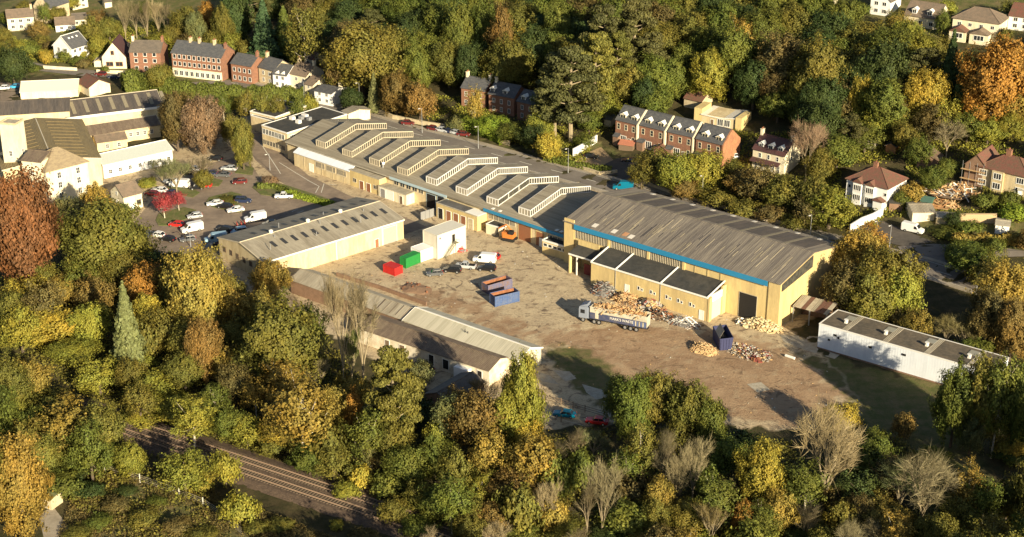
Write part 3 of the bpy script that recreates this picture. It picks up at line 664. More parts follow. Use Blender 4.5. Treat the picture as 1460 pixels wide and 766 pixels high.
# --- white clad building, right -------------------------------------------------
wb = Bld('white_clad_building', 'long white windowless building with dark flat roof and four pale vents', (1168, 462), (1415, 533), 9.0, h=5.9, cat='warehouse'); wb.r.location.z = 0; wb.org.z = 0
wb.walls(5.9, whitesheet); wbr = wb.flatroof(5.92, mat('brown felt roof', (.10, .085, .065), .9, .35, .3, (.15, .12, .085)), trim=fr_w, up=.15)
for i in range(4):
    x = 4.3 + i * 9.4; mb = M(); mb.box(x, x + .6, 3.4, 4., 6, 6.5); mb.tube((x + .3, 3.7, 6.5), (x + .3, 3.7, 6.9), .4, .5, 10); mb.build('roof_vent', fr_w, wbr)
    mb = M(); mb.box(x - 3.2 + 4.2, x + 2.3, .4, 8.6, 6.03, 6.06); mb.build('roof_strip', asbg, wbr); mb = M(); mb.box(x - .8, x + 1.2, 5.5, 7.6, 6.03, 6.12); mb.build('rooflight', clear, wbr)
for x, z, w_ in ((2.4, 2.6, .5), (3.7, 4.1, .7), (4.6, 3.7, .5), (12, 3.7, .7), (19.6, 4.2, .9)): wb.block(x, x + w_, -.12, -.01, z, z + .45, dark, 'wall_vent')
wb.block(0, wb.L, -.08, -.01, -.3, .35, brickd, 'brick_plinth')
lt = Bld('lean_to_shelter', 'open lean-to with striped rusty and grey sheet roof between buff shed and white building', (1130, 434), (1188, 449), 7, h=4.4, cat='shelter'); lt.r.location.z = 0; lt.org.z = 0; lt.L = 8.6
for i in range(8):
    mb = M(); x = i * 1.08; mb.prism([(x, 0, 4.0), (x, 5.5, 4.8), (x, 5.5, 4.7), (x, 0, 3.9)], (1.02, 0, 0)); mb.build('roof_sheet', (asbg, concr, mat('rusty red sheet', (.14, .075, .055), .85, .3, 1), concr)[i % 4] if i not in (5, 6) else mat('rusty red sheet', (.26, .08, .05)), lt.r)
for x, y in ((.2, .2), (4.2, .2), (8.3, .2), (.2, 5.3), (8.3, 5.3)): lt.block(x - .12, x + .12, y - .12, y + .12, -.2, 4.0 + y * .14, woodd if y > 1 else steel, 'post')
lt.block(0, 8.6, 5.5, 5.65, 0, 4.6, brickd, 'rear_wall')
# --- offices, upper left of the works ----------------------------------------------
of = Bld('office_block', 'two storey buff office block with black flat roof, left end of the works', (375, 209), (411, 221), 24, cat='office')
of.walls(6.6, yell2); ofr = of.flatroof(6.62, flatroof, trim=fr_w, up=.25); n_ = int(of.L / 1.6)
for i in range(n_): of.win('f', .9 + i * (of.L - 1.4) / n_, 4.3, 1.2, 1.5, 2, 1); of.win('f', .9 + i * (of.L - 1.4) / n_, 1.0, 1.2, 1.4, 2, 1, fr_b)
for x, y, w_ in ((2, 9, 1.6), (4, 11, 1.2), (3, 13, 2), (6, 8, 1.5), (6.5, 12, 1.1)): mb = M(); mb.box(x, x + w_, y, y + 1.2, 6.7, 7.7); mb.build('roof_unit', fr_w if w_ > 1.3 else steel, ofr)
for i in range(8): of.win('l', 2 + i * 2.7, 4.3, 1.8, 1.5, 3, 1); of.win('r', 2 + i * 2.7, 4.3, 1.8, 1.4, 3, 1)
ow = Bld('office_wing', 'lower office wing with ribbon windows behind the yellow cone shrub', (358, 183), (394, 192), 14, cat='office')
ow.walls(5.4, yell2); ow.flatroof(5.42, flatroof, trim=fr_w)
for i in range(6): ow.win('f', 1 + i * (ow.L - 1.5) / 6, 3.3, 1.3, 1.4, 2, 1)
ob = Bld('rear_flat_block', 'black flat roofed block joining offices to the works by the main road', (430, 190), (470, 176), 22, h=3.5, cat='office'); ob.r.location.z = 0; ob.org.z = 0
ob.walls(4.6, yell2); ob.flatroof(4.62, flatroof, trim=fr_w, up=.2)
wwd = Bld('white_wedge_building', 'small white walled lean-to by the road behind the works roof', (497, 176), (528, 170), 4, cat='shed'); wwd.walls(3, cream, ridge='y', rh=.8); wwd.gable(3.02, .8, asbg, 'y')
# hut, gate wall
ht = Bld('black_roofed_hut', 'small cream hut with black flat roof and white edge near the blue band', (693, 333), (717, 340), 6, cat='hut'); ht.L = 4.2; ht.walls(2.6, cream); ht.flatroof(2.62, flatroof, trim=fr_w, up=.2, L=5.2, D=6.5); ht.door('r', 2, 1, 2, woodd)
gw = Bld('yard_gate', 'solid pale grey yard gate across the gap beside brown doors', (600, 315), (619, 309), .3, cat='gate')
for i in range(3): gw.block(i * gw.L / 3 + .05, (i + 1) * gw.L / 3 - .05, 0, .12, .1, 2.4, steel, 'gate_leaf')
# ---------------------------------------------------------------- mill complex, left
mw = Bld('weaving_shed', 'long dark roofed mill shed with pale roof strips, far left', (94, 168), (232, 151), 17, h=7.5, cat='mill')
mw.walls(7.5, milly, ridge='x', rh=2.6); mr = mw.gable(7.52, 2.6, asbd, 'x', verge=fr_b)
for i in range(8): on_slope(mw, 2.4 + i * 3.9, 3.5 + i * 3.9, 1.2, 7.4, mat('pale roof strip', (.23, .20, .14), .8), 'translucent_strip', .03, 8.5, 7.52, 2.6, mr)
mw.block(-.2, mw.L, -.55, -.38, 6.9, 7.6, fr_w, 'gutter')
m2 = Bld('mill_wing', 'buff mill wing with brown roof and small windows below the long gutter', (108, 196), (228, 178), 9, h=3.8, cat='mill')
m2.walls(3.8, milly, ridge='x', rh=1.6); m2.gable(3.82, 1.6, asbx, 'x', verge=fr_b)
for i in range(8): m2.win('f', m2.L * (.3 + .085 * i), 1.6, .8, 1.1, 2, 2)
m3 = Bld('mill_outbuilding', 'low buff outbuilding with dark brown roof tucked against the mill wing', (138, 204), (181, 198), 6, h=3.0, cat='outbuilding')
m3.walls(3., milly, ridge='x', rh=1.2); m3.gable(3.02, 1.2, tile_b, 'x'); m3.wins('f', [3, 6.5], [1.], .8, 1.2, 2, 2)
_c = flat(143, 226, 8.5); _a = R(22)
m4 = Bld('mill_hall', 'big buff mill hall with wide tan ribbed roof behind the cream tower', None, 26, 37, pos=(_c[0] - 26 * cos(_a), _c[1] - 26 * sin(_a), 0), ang=_a, cat='mill')
m4.walls(8.5, milly, ridge='y', rh=2.0); m4r = m4.gable(8.52, 2.0, asbm, 'y', verge=fr_b)
for i in range(11):
    for x0, z0, x1, z1 in ((15.5, 10.27, 23, 9.12), (3, 9.12, 11, 10.35)):
        y = 2.5 + i * 3.1; mb = M(); mb.prism([(x0, y, z0), (x1, y, z1), (x1, y, z1 + .2), (x0, y, z0 + .2)], (0, .45, 0)); mb.build('roof_rib', mat('roof rib', (.15, .115, .06)), m4r)
m5 = Bld('mill_gable_range', 'yellow gabled mill range at the left edge under the dark roof', (0, 176), (90, 176), 12, h=0, cat='mill', ang=R(12)); m5.org = Vector((*flat(-25, 166, 9.5), 0)); m5.r.location = m5.org; m5.L = 25
m5.walls(9.5, milly, ridge='x', rh=2.2); m5.gable(9.52, 2.2, asbd, 'x')
mt = Bld('mill_tower', 'square pale stone mill tower at the left edge above the copper beech', (12, 275), (42, 275), 4.5, cat='tower', ang=R(-14)); mt.L = 4.8
mt.walls(20, cream); mt.flatroof(20.02, concr, trim=stone, up=.5)
for z in (3, 7, 11): mt.win('r', 2.2, z, .8, 1.5, 2, 2); mt.win('f', 2.4, z, .8, 1.4, 2, 2)
mt2 = Bld('mill_stair_block', 'cream stair block below the mill tower with teal doors', (38, 288), (60, 288), 9, cat='mill', ang=R(-16)); mt2.L = 6
mt2.walls(12, cream); mt2.gable(12.02, 1.4, asbx, 'x'); mt2.door('f', 3, 2, 2.6, mat('teal door', (.08, .30, .30), .6)); mt2.wins('f', [3], [5, 8], .8, 1.3, 2, 2)
mo = Bld('mill_outshot', 'cream outshot with brown roof left of the mill tower', (-10, 262), (16, 266), 12, cat='mill', ang=R(-14)); mo.walls(8, cream, ridge='y', rh=2, L=9, D=12); mo.gable(8.02, 2, tile_b, 'y', L=9, D=12)
mh = Bld('mill_house', 'cream three storey mill block with hipped stone slate roof', (71, 293), (130, 277), 11, cat='mill')
mh.walls(9.5, cream); mh.hip(9.5, 4.2, mat('stone slate', (.30, .24, .15), .85, .25, .9, (.23, .18, .12), bump=.4, streak=(1, 1, 3)))
for z in (1.2, 4.2, 7.0): mh.wins('f', [mh.L * .3, mh.L * .75], [z], 1.0, 1.6, 2, 2); mh.wins('l', [3, 7], [z], .9, 1.4, 2, 2)
wlb = Bld('white_hall', 'bright white low hall with pale pitched roof beside the mill', (149, 255), (247, 233), 8.5, cat='hall')
wlb.walls(4.2, white, ridge='x', rh=1.7); wlb.gable(4.22, 1.7, mat('pale grey membrane', (.42, .45, .42), .5, .1), 'x', verge=wpaint)
for i in range(7): wlb.win('f', 2 + i * 3, 1.2, .9, 1.1, 2, 2)
gh = Bld('gatehouse', 'small stone cottage with brown roof and pale blue door by the car park', (178, 302), (204, 295), 7, cat='cottage')
gh.walls(4.2, cream, ridge='x', rh=2.3); gh.gable(4.22, 2.3, tile_b, 'x', verge=None); gh.door('f', gh.L * .45, 1.1, 3.2, pblue); gh.win('f', gh.L * .8, 1.3, 1.1, 1, 2, 1, woodd); gh.wins('l', [3.5], [1.4, 3.8], .8, 1, 2, 2)
# ---------------------------------------------------------------- village, upper left
def house(name, label, A, B, D, e, rh, wm, rm, ridge='x', wins=(), chim=(), cat='house', group=None, hip=False, ang=None, L=None, dorm=(), verge=None, h=0, fm=None):
    b = Bld(name, label, A, B, D, h=h, cat=cat, group=group, ang=ang)
    if L: b.L = L
    b.walls(e, wm, ridge=None if hip else ridge, rh=rh)
    r = b.hip(e, rh, rm) if hip else b.gable(e + .02, rh, rm, ridge, verge=verge)
    for face, us, zs, w_, h_, nx, nz in wins: b.wins(face, [u * (b.D if face in 'lr' else b.L) for u in us], zs, w_, h_, nx, nz, fm=fm)
    for x, y, m_ in chim: b.chimney(x * b.L, y * b.D, e + rh * (1 - abs(y - .5) * 2 if ridge == 'x' else 1 - abs(x - .5) * 2), 1.5, m_, r)
    for x, y, z in dorm: b.dormer(x * b.L, y, z, r)
    return b
VG = 'houses of the village above the mill'
hb = house('white_house', 'tall white gabled house with dark slate roof above the village road', (78, 84), (103, 88), 8, 5, 3.8, white, slate, 'y', [('f', (.3, .7), (1, 3.4), 1.1, 1.2, 2, 1), ('r', (.2, .5, .8), (1, 3.3), 1, 1.1, 2, 1)], verge=wpaint, ang=R(-32), L=9)
for u in (.25, .45, .7): mb = M(); mb.prism([(hb.L * .62, hb.D * u, 7.95), (hb.L * .72, hb.D * u, 7.17), (hb.L * .72, hb.D * u, 7.3), (hb.L * .62, hb.D * u, 8.08)], (0, .7, 0)); mb.build('roof_window', wpaint, hb.r)
house('cream_house', 'wide cream house with brown roof at the upper left edge', (12, 45), (50, 42), 8, 5, 2.2, cream, tile_b, 'x', [('f', (.2, .5, .8), (1, 3.2), 1.1, 1.1, 2, 1)], [(.95, .5, stone)])
house('stone_chapel_house', 'grey stone gabled house with dark roof lights behind the red shrub', (50, 30), (66, 32), 11, 6, 4.5, stone, slate, 'y', [('f', (.5,), (1, 4), 1, 1.4, 2, 1)], L=8, ang=R(-25))
house('small_white_bungalow', 'small white gabled bungalow behind the tall white house', (80, 46), (108, 44), 7, 2.6, 2.0, white, tile_b, 'x', [('f', (.3, .7), (.9,), 1, 1, 2, 1)])
house('green_edged_cottage', 'little cream cottage with green brown roof uphill of the bungalow', (104, 38), (125, 36), 6, 2.6, 1.6, cream, slateb, 'x', [('f', (.3, .7), (.9,), 1, 1, 2, 1)])
house('upper_white_cottage', 'white cottage cut by the top edge of the photo near leafless trees', (104, 15), (126, 10), 8, 4.5, 2.8, cream, tile_b, 'x', [('f', (.3, .7), (1, 3), 1, 1, 2, 1)])
house('white_outhouse', 'tiny white outhouse between leafless trees and the white cottage', (150, 12), (160, 10), 4, 2.4, 1, cream, slateb, 'x')
b = house('gable_cottage', 'cream cottage with broad front gable and brown shutters beside brick house', (147, 98), (181, 98), 11, 4.2, 5, cream, tile_m, 'y', [('f', (.3, .7), (1.0,), 2.2, 1.3, 2, 1), ('f', (.45,), (5,), 1.0, 1.3, 2, 1)], [(.9, .8, stone)], fm=browndoor)
b.block(-3.5, -.02, 2, 8, b.zb, 2.2, cream, 'side_wing'); mb = M(); mb.prism([(-4, 1.6, 1.6), (-.02, 1.6, 3.8), (-.02, 1.6, 4.0), (-4, 1.6, 1.8)], (0, 7, 0)); mb.build('side_roof', tile_b, b.r)
house('brick_villa', 'square red brick house of three bays with grey brown roof', (187, 103), (231, 104), 9, 7.2, 2.8, brick, slateb, 'x', [('f', (.2, .5, .8), (1, 3.6, 5.8), 1.1, 1.2, 1, 1)], [(.03, .5, cream), (.98, .5, brick)])
b = house('brick_shop_terrace', 'long three storey brick terrace over a cream shopfront', (247, 108), (318, 116), 9, 8.2, 3, brick, slate, 'x', [('f', [.06 + .098 * i for i in range(10)], (3.9, 6.4), 1., 1.3, 1, 1)], [(.27, .5, stone), (.45, .5, stone), (.75, .5, stone), (.99, .4, brick)])
b.block(.2, b.L - .2, -.35, -.02, b.zb, 3.0, cream, 'shopfront')
for i in range(9): b.win('f', 1.6 + i * (b.L - 3) / 8, .6, 1.2, 1.6, 2, 1, y0=-.35)
house('brick_end_house', 'small red brick house with blue grey slates and big chimney', (331, 116), (360, 121), 8, 6.4, 2.4, brick, slate, 'x', [('f', (.15, .4, .65, .9), (1, 3.8), .9, 1.3, 1, 1)], [(.97, .5, brick)])
house('stone_terrace_house', 'stone faced terrace house next to brick end house', (370, 118), (392, 124), 8, 5.6, 2.6, stone, slate, 'x', [('f', (.3, .7), (1, 3.4), .9, 1.2, 2, 1)], [(.03, .5, stone)])
b = house('white_terrace_house', 'bright white house with two little dormers in the stone row', (390, 125), (410, 128), 8, 4.8, 2.4, white, slate, 'x', [('f', (.3, .7), (1, 3.2), .9, 1.1, 2, 1)])
for x in (.3, .7): b.dormer(b.L * x, .1, 4.1, b.r, 1.2, 1)
house('cream_cottage', 'cream cottage with brown roof right of the two dormer house', (414, 126), (438, 131), 9, 5.2, 2.8, cream, tile_b, 'x', [('f', (.4, .8), (1, 3.2), .9, 1.1, 2, 1)], [(.1, .5, stone), (.97, .5, cream)])
house('little_gabled_house', 'little cream gabled house squeezed beside the grey lane house', (435, 137), (447, 140), 8, 4.2, 1.8, cream, tile_b, 'x', [('f', (.5,), (1, 3), .8, 1, 2, 1)])
house('roadside_white_house', 'white house with dark low roof beside the round dark bush', (449, 147), (474, 152), 8, 4.2, 1.0, white, slate, 'x', [('f', (.3, .7), (1, 3), .9, 1, 2, 1)], [(.9, .7, cream)])
house('hillside_cottage', 'small pink roofed cottage in trees above the stone row', (424, 92), (446, 96), 6, 3, 1.8, cream, tile_r, 'x', [('f', (.3, .7), (1,), .9, 1, 2, 1)])
b = house('fabric_roofed_store', 'low store with broad pale tent-like roof by the car lot', (30, 142), (112, 138), 12, 2.4, 1.8, cream, mat('pale membrane', (.70, .64, .52), .7, .06), 'x')
b = house('brown_roofed_garage', 'garage with red brown roof and white side windows near the hedge', (128, 138), (158, 132), 9, 3, 2, cream, tile_r, 'y', [('r', (.15, .3, .45, .6, .75, .9), (1,), 1, 1.2, 1, 1)])
# ---------------------------------------------------------------- houses in the wood and beyond the road
b = house('brick_wood_house', 'orange brick house with tall cream chimneys behind the yellow birch', (658, 152), (692, 156), 8, 6.4, 2.6, brick, slate, 'x', [('f', (.2, .5, .8), (1, 3.8), .9, 1.4, 2, 2)], [(.02, .5, cream), (.98, .5, cream)])
house('shaded_brick_house', 'shaded brick house with blue slates and white dormers left of the pines', (697, 160), (733, 166), 8, 6.2, 2.8, brick, slate, 'x', [('f', (.2, .5, .8), (1, 3.6), .8, 1.3, 2, 1)], [(.05, .5, cream)], dorm=((.1, .6, 6.4), (.6, .6, 6.4)))
house('second_shaded_brick_house', 'shaded brick house half hidden by the big pine', (737, 170), (762, 176), 8, 6.0, 2.6, brick, slate, 'x', [('f', (.3, .75), (1, 3.6), .8, 1.3, 2, 1)], dorm=((.3, .6, 6.2), (.8, .6, 6.2)))
house('ruined_barn', 'roofed stone outbuilding deep in the wood above the russet tree', (612, 113), (640, 110), 7, 3, 1.6, stone, slateb, 'x')
for (a, bb), lb in zip((((877, 203), (907, 211)), ((911, 211), (946, 220)), ((951, 221), (986, 229)), ((991, 231), (1028, 241))), ('leftmost block of the brick terrace, beside a small grey shed', 'second brick terrace block, brick lean-to in its front garden', 'third brick terrace block, its front partly behind a yellow green tree', 'right end block of the brick terrace with bare gable tinted sunlit orange')):
    t = Bld('brick_terrace_block', lb, a, bb, 8.5, cat='terrace house', group='brick terrace blocks with pale dormers')
    t.walls(7.2, brick, ridge='x', rh=3.3); r = t.gable(7.22, 3.3, slate, 'x', ov=.25)
    for x in (t.L * .27, t.L * .8): t.dormer(x, .8, 7.5, r, 2.0, 1.3, 2.6, cream, wpaint)
    mb = M(); mb.prism([(t.L, -.3, 7.1), (t.L, 4.25, 10.75), (t.L, 8.8, 7.1), (t.L, 8.8, t.zb), (t.L, -.3, t.zb)], (.5, 0, 0)); mb.build('party_wall', cream if a[0] < 980 else mat('orange brick', (.36, .175, .09), .9, .28, .8, (.27, .13, .075)), t.r)  # last gable: sunlight put into a brighter, more orange brick colour
    t.wins('f', [t.L * .15, t.L * .5, t.L * .85], [4.6], .95, 1.6, 1, 2, fm=cream); t.win('f', t.L * .38, .6, 1.9, 2.0, 3, 1); t.win('f', t.L * .85, 1.1, .95, 1.7, 1, 2, cream); t.door('f', t.L * .66, .9, 2.1)
    mb = M(); mb.box(.1, t.L * .25, -1.4, -.02, t.zb, 2.4, 0); mb.prism([(0, -1.6, 2.35), (0, -.02, 3.1), (0, -.02, 3.2), (0, -1.6, 2.45)], (t.L * .28, 0, 0), 1); mb.build('porch', [brickd, slate], t.r)
b = Bld('curved_roof_house', 'modern sand coloured house with pale curved roof behind the brick terrace', (1000, 178), (1042, 184), 9, cat='house'); b.L = 11
b.walls(3.4, yell2); mb = M(); mb.prism([(-.3, -.3, 3.2), (b.L / 2, -.3, 2.9), (b.L + .3, -.3, 3.6), (b.L + .3, -.3, 3.85), (b.L / 2, -.3, 3.2), (-.3, -.3, 3.5)], (0, 9.6, 0)); mb.build('roof', mat('pale standing seam', (.72, .68, .60), .5), b.r)
b.block(-2.5, -.02, 0, 7, b.zb, 5.0, yell, 'side_tower'); b.block(b.L + .02, b.L + 2, -.5, 7, b.zb, 4.2, yell, 'side_tower'); b.wins('f', [6, 8.2], [.8], 1.7, 1.9, 3, 1); b.door('f', 3.4, 1, 2.2, woodd)
house('maroon_roofed_lodge', 'low lodge with maroon brown roof in the trees behind the terrace', (975, 152), (1000, 158), 6, 2.8, 1.8, stone, tile_r, 'x')
b = house('cream_dormer_house', 'cream house with maroon roof, three ornate dormers and end chimneys', (1072, 240), (1117, 252), 8.5, 6.0, 3.2, cream, tile_m, 'x', [('f', (.23, .5, .78), (3.9,), .7, 1.2, 1, 2), ('f', (.13, .3, .65, .82), (.7,), .9, 1.8, 2, 2), ('r', (.4,), (3.9,), .7, 1, 1, 2)], [(.02, .5, cream), (.98, .5, cream)], dorm=((.2, .8, 6.3), (.5, .8, 6.3), (.8, .8, 6.3)))
mb = M(); mb.prism([(-.1, -1.6, 2.7), (-.1, -.02, 3.5), (-.1, -.02, 3.6), (-.1, -1.6, 2.8)], (b.L * .9, 0, 0)); mb.build('porch_roof', tile_m, b.r)
b = house('white_semi', 'white rendered semi-detached pair with hipped red brown roof', (1205, 284), (1263, 300), 10.5, 5.9, 3.4, white, tile_r, hip=True, wins=[('f', (.08, .95), (3.7,), .7, .8, 1, 1), ('r', (.5,), (1.4,), .8, 1.6, 1, 1)])
for x in (.30, .60):
    mb = M(); xx = b.L * x; mb.box(xx - 1.3, xx + 1.3, -.8, -.02, b.zb, 5.9, 0); mb.prism([(xx - 1.6, -1.0, 5.8), (xx, -1.0, 7.1), (xx + 1.6, -1.0, 5.8)], (0, 3.5, 0), 1); mb.build('bay', [white, tile_r], b.r)
    for z in (1., 3.7): b.win('f', xx, z, 2.1, 1.4, 4, 1, y0=-.8)
b.block(b.L * .74, b.L * .96, -1.6, -.02, b.zb, 2.4, white, 'porch'); mb = M(); mb.prism([(b.L * .7, -1.9, 2.4), (b.L * .85, -1.9, 3.3), (b.L, -1.9, 2.4)], (0, 2, 0)); mb.build('porch_roof', tile_r, b.r); b.chimney(b.L * .45, 5.2, 9.0, 1.4, brick, None, 1.2, .8, 2)
b = house('bay_fronted_semi', 'buff semi-detached house with red tiled hips and white bay windows', (1392, 266), (1462, 284), 10, 5.8, 3.2, yell2, tile_r, hip=True, wins=[('f', (.1, .42, .85), (1, 3.7), 1.9, 1.4, 3, 1)])
b.chimney(b.L * .42, 5, 8.8, 1.6, brick, None, 1.4, .9, 3); b.block(b.L * .3, b.L * .53, -.7, -.02, b.zb, 5.8, yell2, 'bay'); b.wins('f', [b.L * .415], [1, 3.7], 2, 1.5, 3, 1, y0=-.7)
b = house('scaffolded_house_wing', 'red roofed house wing under repair with scaffold planks, left of bay fronted semi', (1373, 262), (1391, 266), 10, 5.8, 3, brickd, tile_r, 'y', L=6)
for x in (-.2, 1.8, 3.8, 5.6):
    mb = M(); mb.tube((x, -1.2, 0), (x, -1.2, 7), .05, .05, 5); b_ = mb.build('scaffold_pole', steel, b.r)
for z in (2, 4.6): b.block(-.6, 6, -1.5, -.6, z, z + .06, wood, 'scaffold_board')
# top right row
b = house('chalet_house', 'cream chalet house with brown roof and two white dormers at the top', (1288, 36), (1336, 43), 10, 3.6, 3.6, cream, tile_b, 'x', [('f', (.2, .5, .8), (1,), 1.2, 1.2, 2, 1)], dorm=((.27, .5, 4.2), (.72, .5, 4.2)))
b = house('large_hipped_house', 'large cream house with hipped brown roof above the orange tree', (1356, 52), (1422, 60), 10, 6.0, 3.2, cream, tile_b, hip=True, wins=[('f', (.15, .38, .62, .86), (4.0,), 1, 1, 2, 1)])
for x0, w_, rm_ in ((.02, .36, tile_r), (.46, .4, tile_b)):
    a = b.L * x0; c = b.L * w_; mb = M(); mb.box(a, a + c, -3.5, -.02, b.zb, 2.8, 0); mb.prism([(a - .2, -3.8, 2.75), (a + c / 2, -3.8, 4.4), (a + c + .2, -3.8, 2.75)], (0, 4, 0), 1); mb.build('front_wing', [cream, rm_], b.r); b.win('f', a + c / 2, .9, 3., 1.4, 3, 1, y0=-3.5)
house('top_gable_house', 'white gabled house cut by the top edge beside the chalet', (1240, 20), (1268, 24), 9, 5, 3, white, slateb, 'y', [('f', (.3, .7), (1, 3.4), 1.2, 1.1, 2, 1)])
house('corner_white_house', 'white house with red gable in the top right corner', (1436, 42), (1470, 46), 9, 4.6, 3, white, tile_r, 'x', [('f', (.3, .7), (1, 3), 1.2, 1.1, 2, 1)])
house('tree_hidden_house', 'brown roofed house barely showing over trees, left of the top row', (1158, 14), (1184, 16), 8, 3.2, 2.6, cream, tile_b, 'x')
# sheds and garages by the right lane
def shed(name, label, A, B, D, e, rh, wm, rm, ridge='x', cat='shed'):
    return house(name, label, A, B, D, e, rh, wm, rm, ridge, cat=cat)
shed('garden_shed', 'orange timber shed up the garden behind the white semi', (1262, 218), (1276, 220), 3, 2.2, .8, mat('orange timber', (.42, .20, .08)), slate, 'y')
shed('garden_shed', 'small pale shed standing left of the orange timber shed', (1236, 212), (1246, 214), 3, 2.2, .7, cream, concr)
shed('brick_outhouse', 'mossy roofed outhouse between the semi and the building site', (1308, 240), (1336, 243), 6, 2.8, 1.4, brickd, mat('mossy tiles', (.16, .13, .08), .9, .35, .8, (.12, .07, .05)), 'y')
shed('lane_garage', 'cream garage with flat grey roof above the parked white van', (1300, 318), (1332, 314), 8, 2.9, .7, cream, asbg, 'x', 'garage')
shed('lane_garage', 'low yellow stone garage right of the cream garage', (1334, 320), (1362, 320), 4, 2.0, .3, yell2, concr, 'x', 'garage')
shed('black_garage', 'black roofed garage right below the white semi', (1267, 302), (1286, 302), 6, 2.5, .4, brickd, flatroof, 'x', 'garage')
shed('green_shed', 'dark green shed between the black garage and timber frame', (1312, 298), (1326, 300), 4, 2.3, .5, mat('green boards', (.05, .12, .08)), mat('green felt', (.07, .14, .11)))
shed('white_shed', 'white flat roofed shed on the lawn by the orange hedge', (1418, 333), (1438, 334), 5, 2.4, .3, white, concr)
shed('conservatory', 'white conservatory at the right edge above the garden palms', (1450, 282), (1470, 284), 3, 2.3, .6, white, clear)
shed('small_grey_shed', 'small grey shed against the left end of the brick terrace', (861, 180), (871, 182), 4, 2.4, 1, stone, slate)
shed('brick_lean_to', 'brick outhouse with pitched end in the terrace gardens', (932, 222), (950, 226), 3, 2.3, 1.2, brick, tile_r, 'y')
shed('red_roofed_shed', 'low shed with red sheet roof below the leftmost terrace block', (882, 214), (902, 216), 4, 1.9, .6, woodd, mat('red sheet', (.40, .16, .10)))
shed('foreground_hut', 'black roofed hut with yellow bush in front, among foreground trees', (326, 524), (352, 536), 6, 2.6, 1.2, stone, mat('bitumen sheet', (.05, .045, .04)), 'x', 'hut')
shed('track_hut', 'pale block hut with mossy roof at lower left by the footpath', (55, 722), (74, 728), 3, 2.2, .3, stone, mat('mossy felt', (.13, .14, .06)), 'x', 'hut')
shed('rear_shed', 'brown shed roof just left of the orange brown tree, below the white walled shed', (640, 590), (690, 560), 6, 2.6, 1.2, brickd, slateb, 'x')
# walls and fences ---------------------------------------------------------------------------
def wallrun(name, label, px, h, t, m, cat='wall', dx=0, coping=None):
    o = thing(name, label, cat, G(*px[0])); P = path(px, 3.)
    mb = M(); cb = M()
    for a, b in zip(P, P[1:]):
        d = (b - a); d.z = 0; d.normalize(); nn = Vector((-d.y, d.x, 0)) * t / 2
        for mbb, z0, z1, k in ((mb, -.4, h, 1), (cb, h, h + .12, 1.4)):
            q = [a - nn * k, b - nn * k, b + nn * k, a + nn * k]; n = len(mbb.v)
            for z in (z0, z1):
                for p_ in q: mbb.v.append((p_.x - o.location.x, p_.y - o.location.y, ZT(p_.x, p_.y) + z - o.location.z))
            for f_ in ((0, 3, 2, 1), (4, 5, 6, 7), (0, 1, 5, 4), (1, 2, 6, 5), (2, 3, 7, 6), (3, 0, 4, 7)): mbb.f.append(tuple(n + i for i in f_)); mbb.m.append(0)
    mb.build('masonry', m, o); cb.build('coping', coping or m, o); return o
wallrun('stone_wall', 'long pale stone wall behind the cars parked on the main road', [(536, 160), (560, 170), (610, 180), (680, 190), (726, 208)], 1.3, .4, stone)
wallrun('stone_wall', 'low stone wall along the main road below the parked dark car', [(795, 232), (830, 242), (855, 250), (880, 247)], .9, .4, stone)
wallrun('stone_wall', 'kerbside stone wall below the hedge, right of the blue van', [(905, 258), (960, 278), (1040, 300), (1110, 320), (1160, 336), (1180, 344)], .9, .4, stone)
wallrun('white_wall', 'bright white stepped garden wall beside the lane with the white van', [(1212, 332), (1228, 322), (1244, 316), (1258, 308)], 2.2, .3, white)
wallrun('white_wall', 'white garden wall slanting down to the dark parked car', [(817, 223), (836, 212), (851, 203)], 2.2, .3, white)
wallrun('retaining_wall', 'long sandy retaining wall below the dark hedge at the lane', [(1366, 318), (1420, 318)], 2.4, .4, mat('sandstone block', (.52, .38, .22), .9, .15, 1))
wallrun('yard_wall', 'dark low wall along the back of the long grey shed', [(480, 394), (540, 412), (608, 436)], .9, .25, brickd)
wallrun('garden_wall', 'cream garden wall in front of the village houses', [(62, 98), (92, 100), (110, 101)], 1, .3, cream)
wallrun('garden_wall', 'white retaining wall in front of the gable cottage', [(138, 104), (182, 106)], 1.1, .3, cream)
# post and rail fence lower left and yard fence near the sports car
post = M(); post.box(-.09, .09, -.09, .09, -.3, 1.9); post = post.mesh('fence_post', mat('concrete post', (.50, .48, .40), .9, .1, 2))
def fence(label, px, st, h=1.8, rails=2, m=woodd, pm=None, wire=True):
    o = thing('fence', label, 'fence', G(*px[0])); P = path(px, st); mb = M()
    for a, b in zip(P, P[1:]):
        link('fence_post', pm or post, o, a - o.location)
        for k in range(rails): z = h * (k + 1) / (rails + .2); mb.tube(a - o.location + Vector((0, 0, z)), b - o.location + Vector((0, 0, z)), .03 if wire else .06, .03 if wire else .06, 4)
    mb.build('rail', m, o); return o
fence('concrete post fence between the railway and the rough grass, lower left', [(150, 672), (200, 688), (256, 708), (290, 722), (318, 740), (345, 764)], 5.5, 1.7, 4, concr)
tp = M(); tp.box(-.08, .08, -.08, .08, -.3, 1.7); tp = tp.mesh('fence_post', woodd)
fence('timber yard fence above the teal and red cars', [(776, 572), (800, 578), (834, 588), (862, 596)], 2.6, 1.5, 3, woodd, tp, False)
fence('pale low fence just below the teal car', [(775, 594), (800, 602), (834, 612)], 3.5, .8, 1, mat('pale rail', (.5, .45, .36)), tp, False)
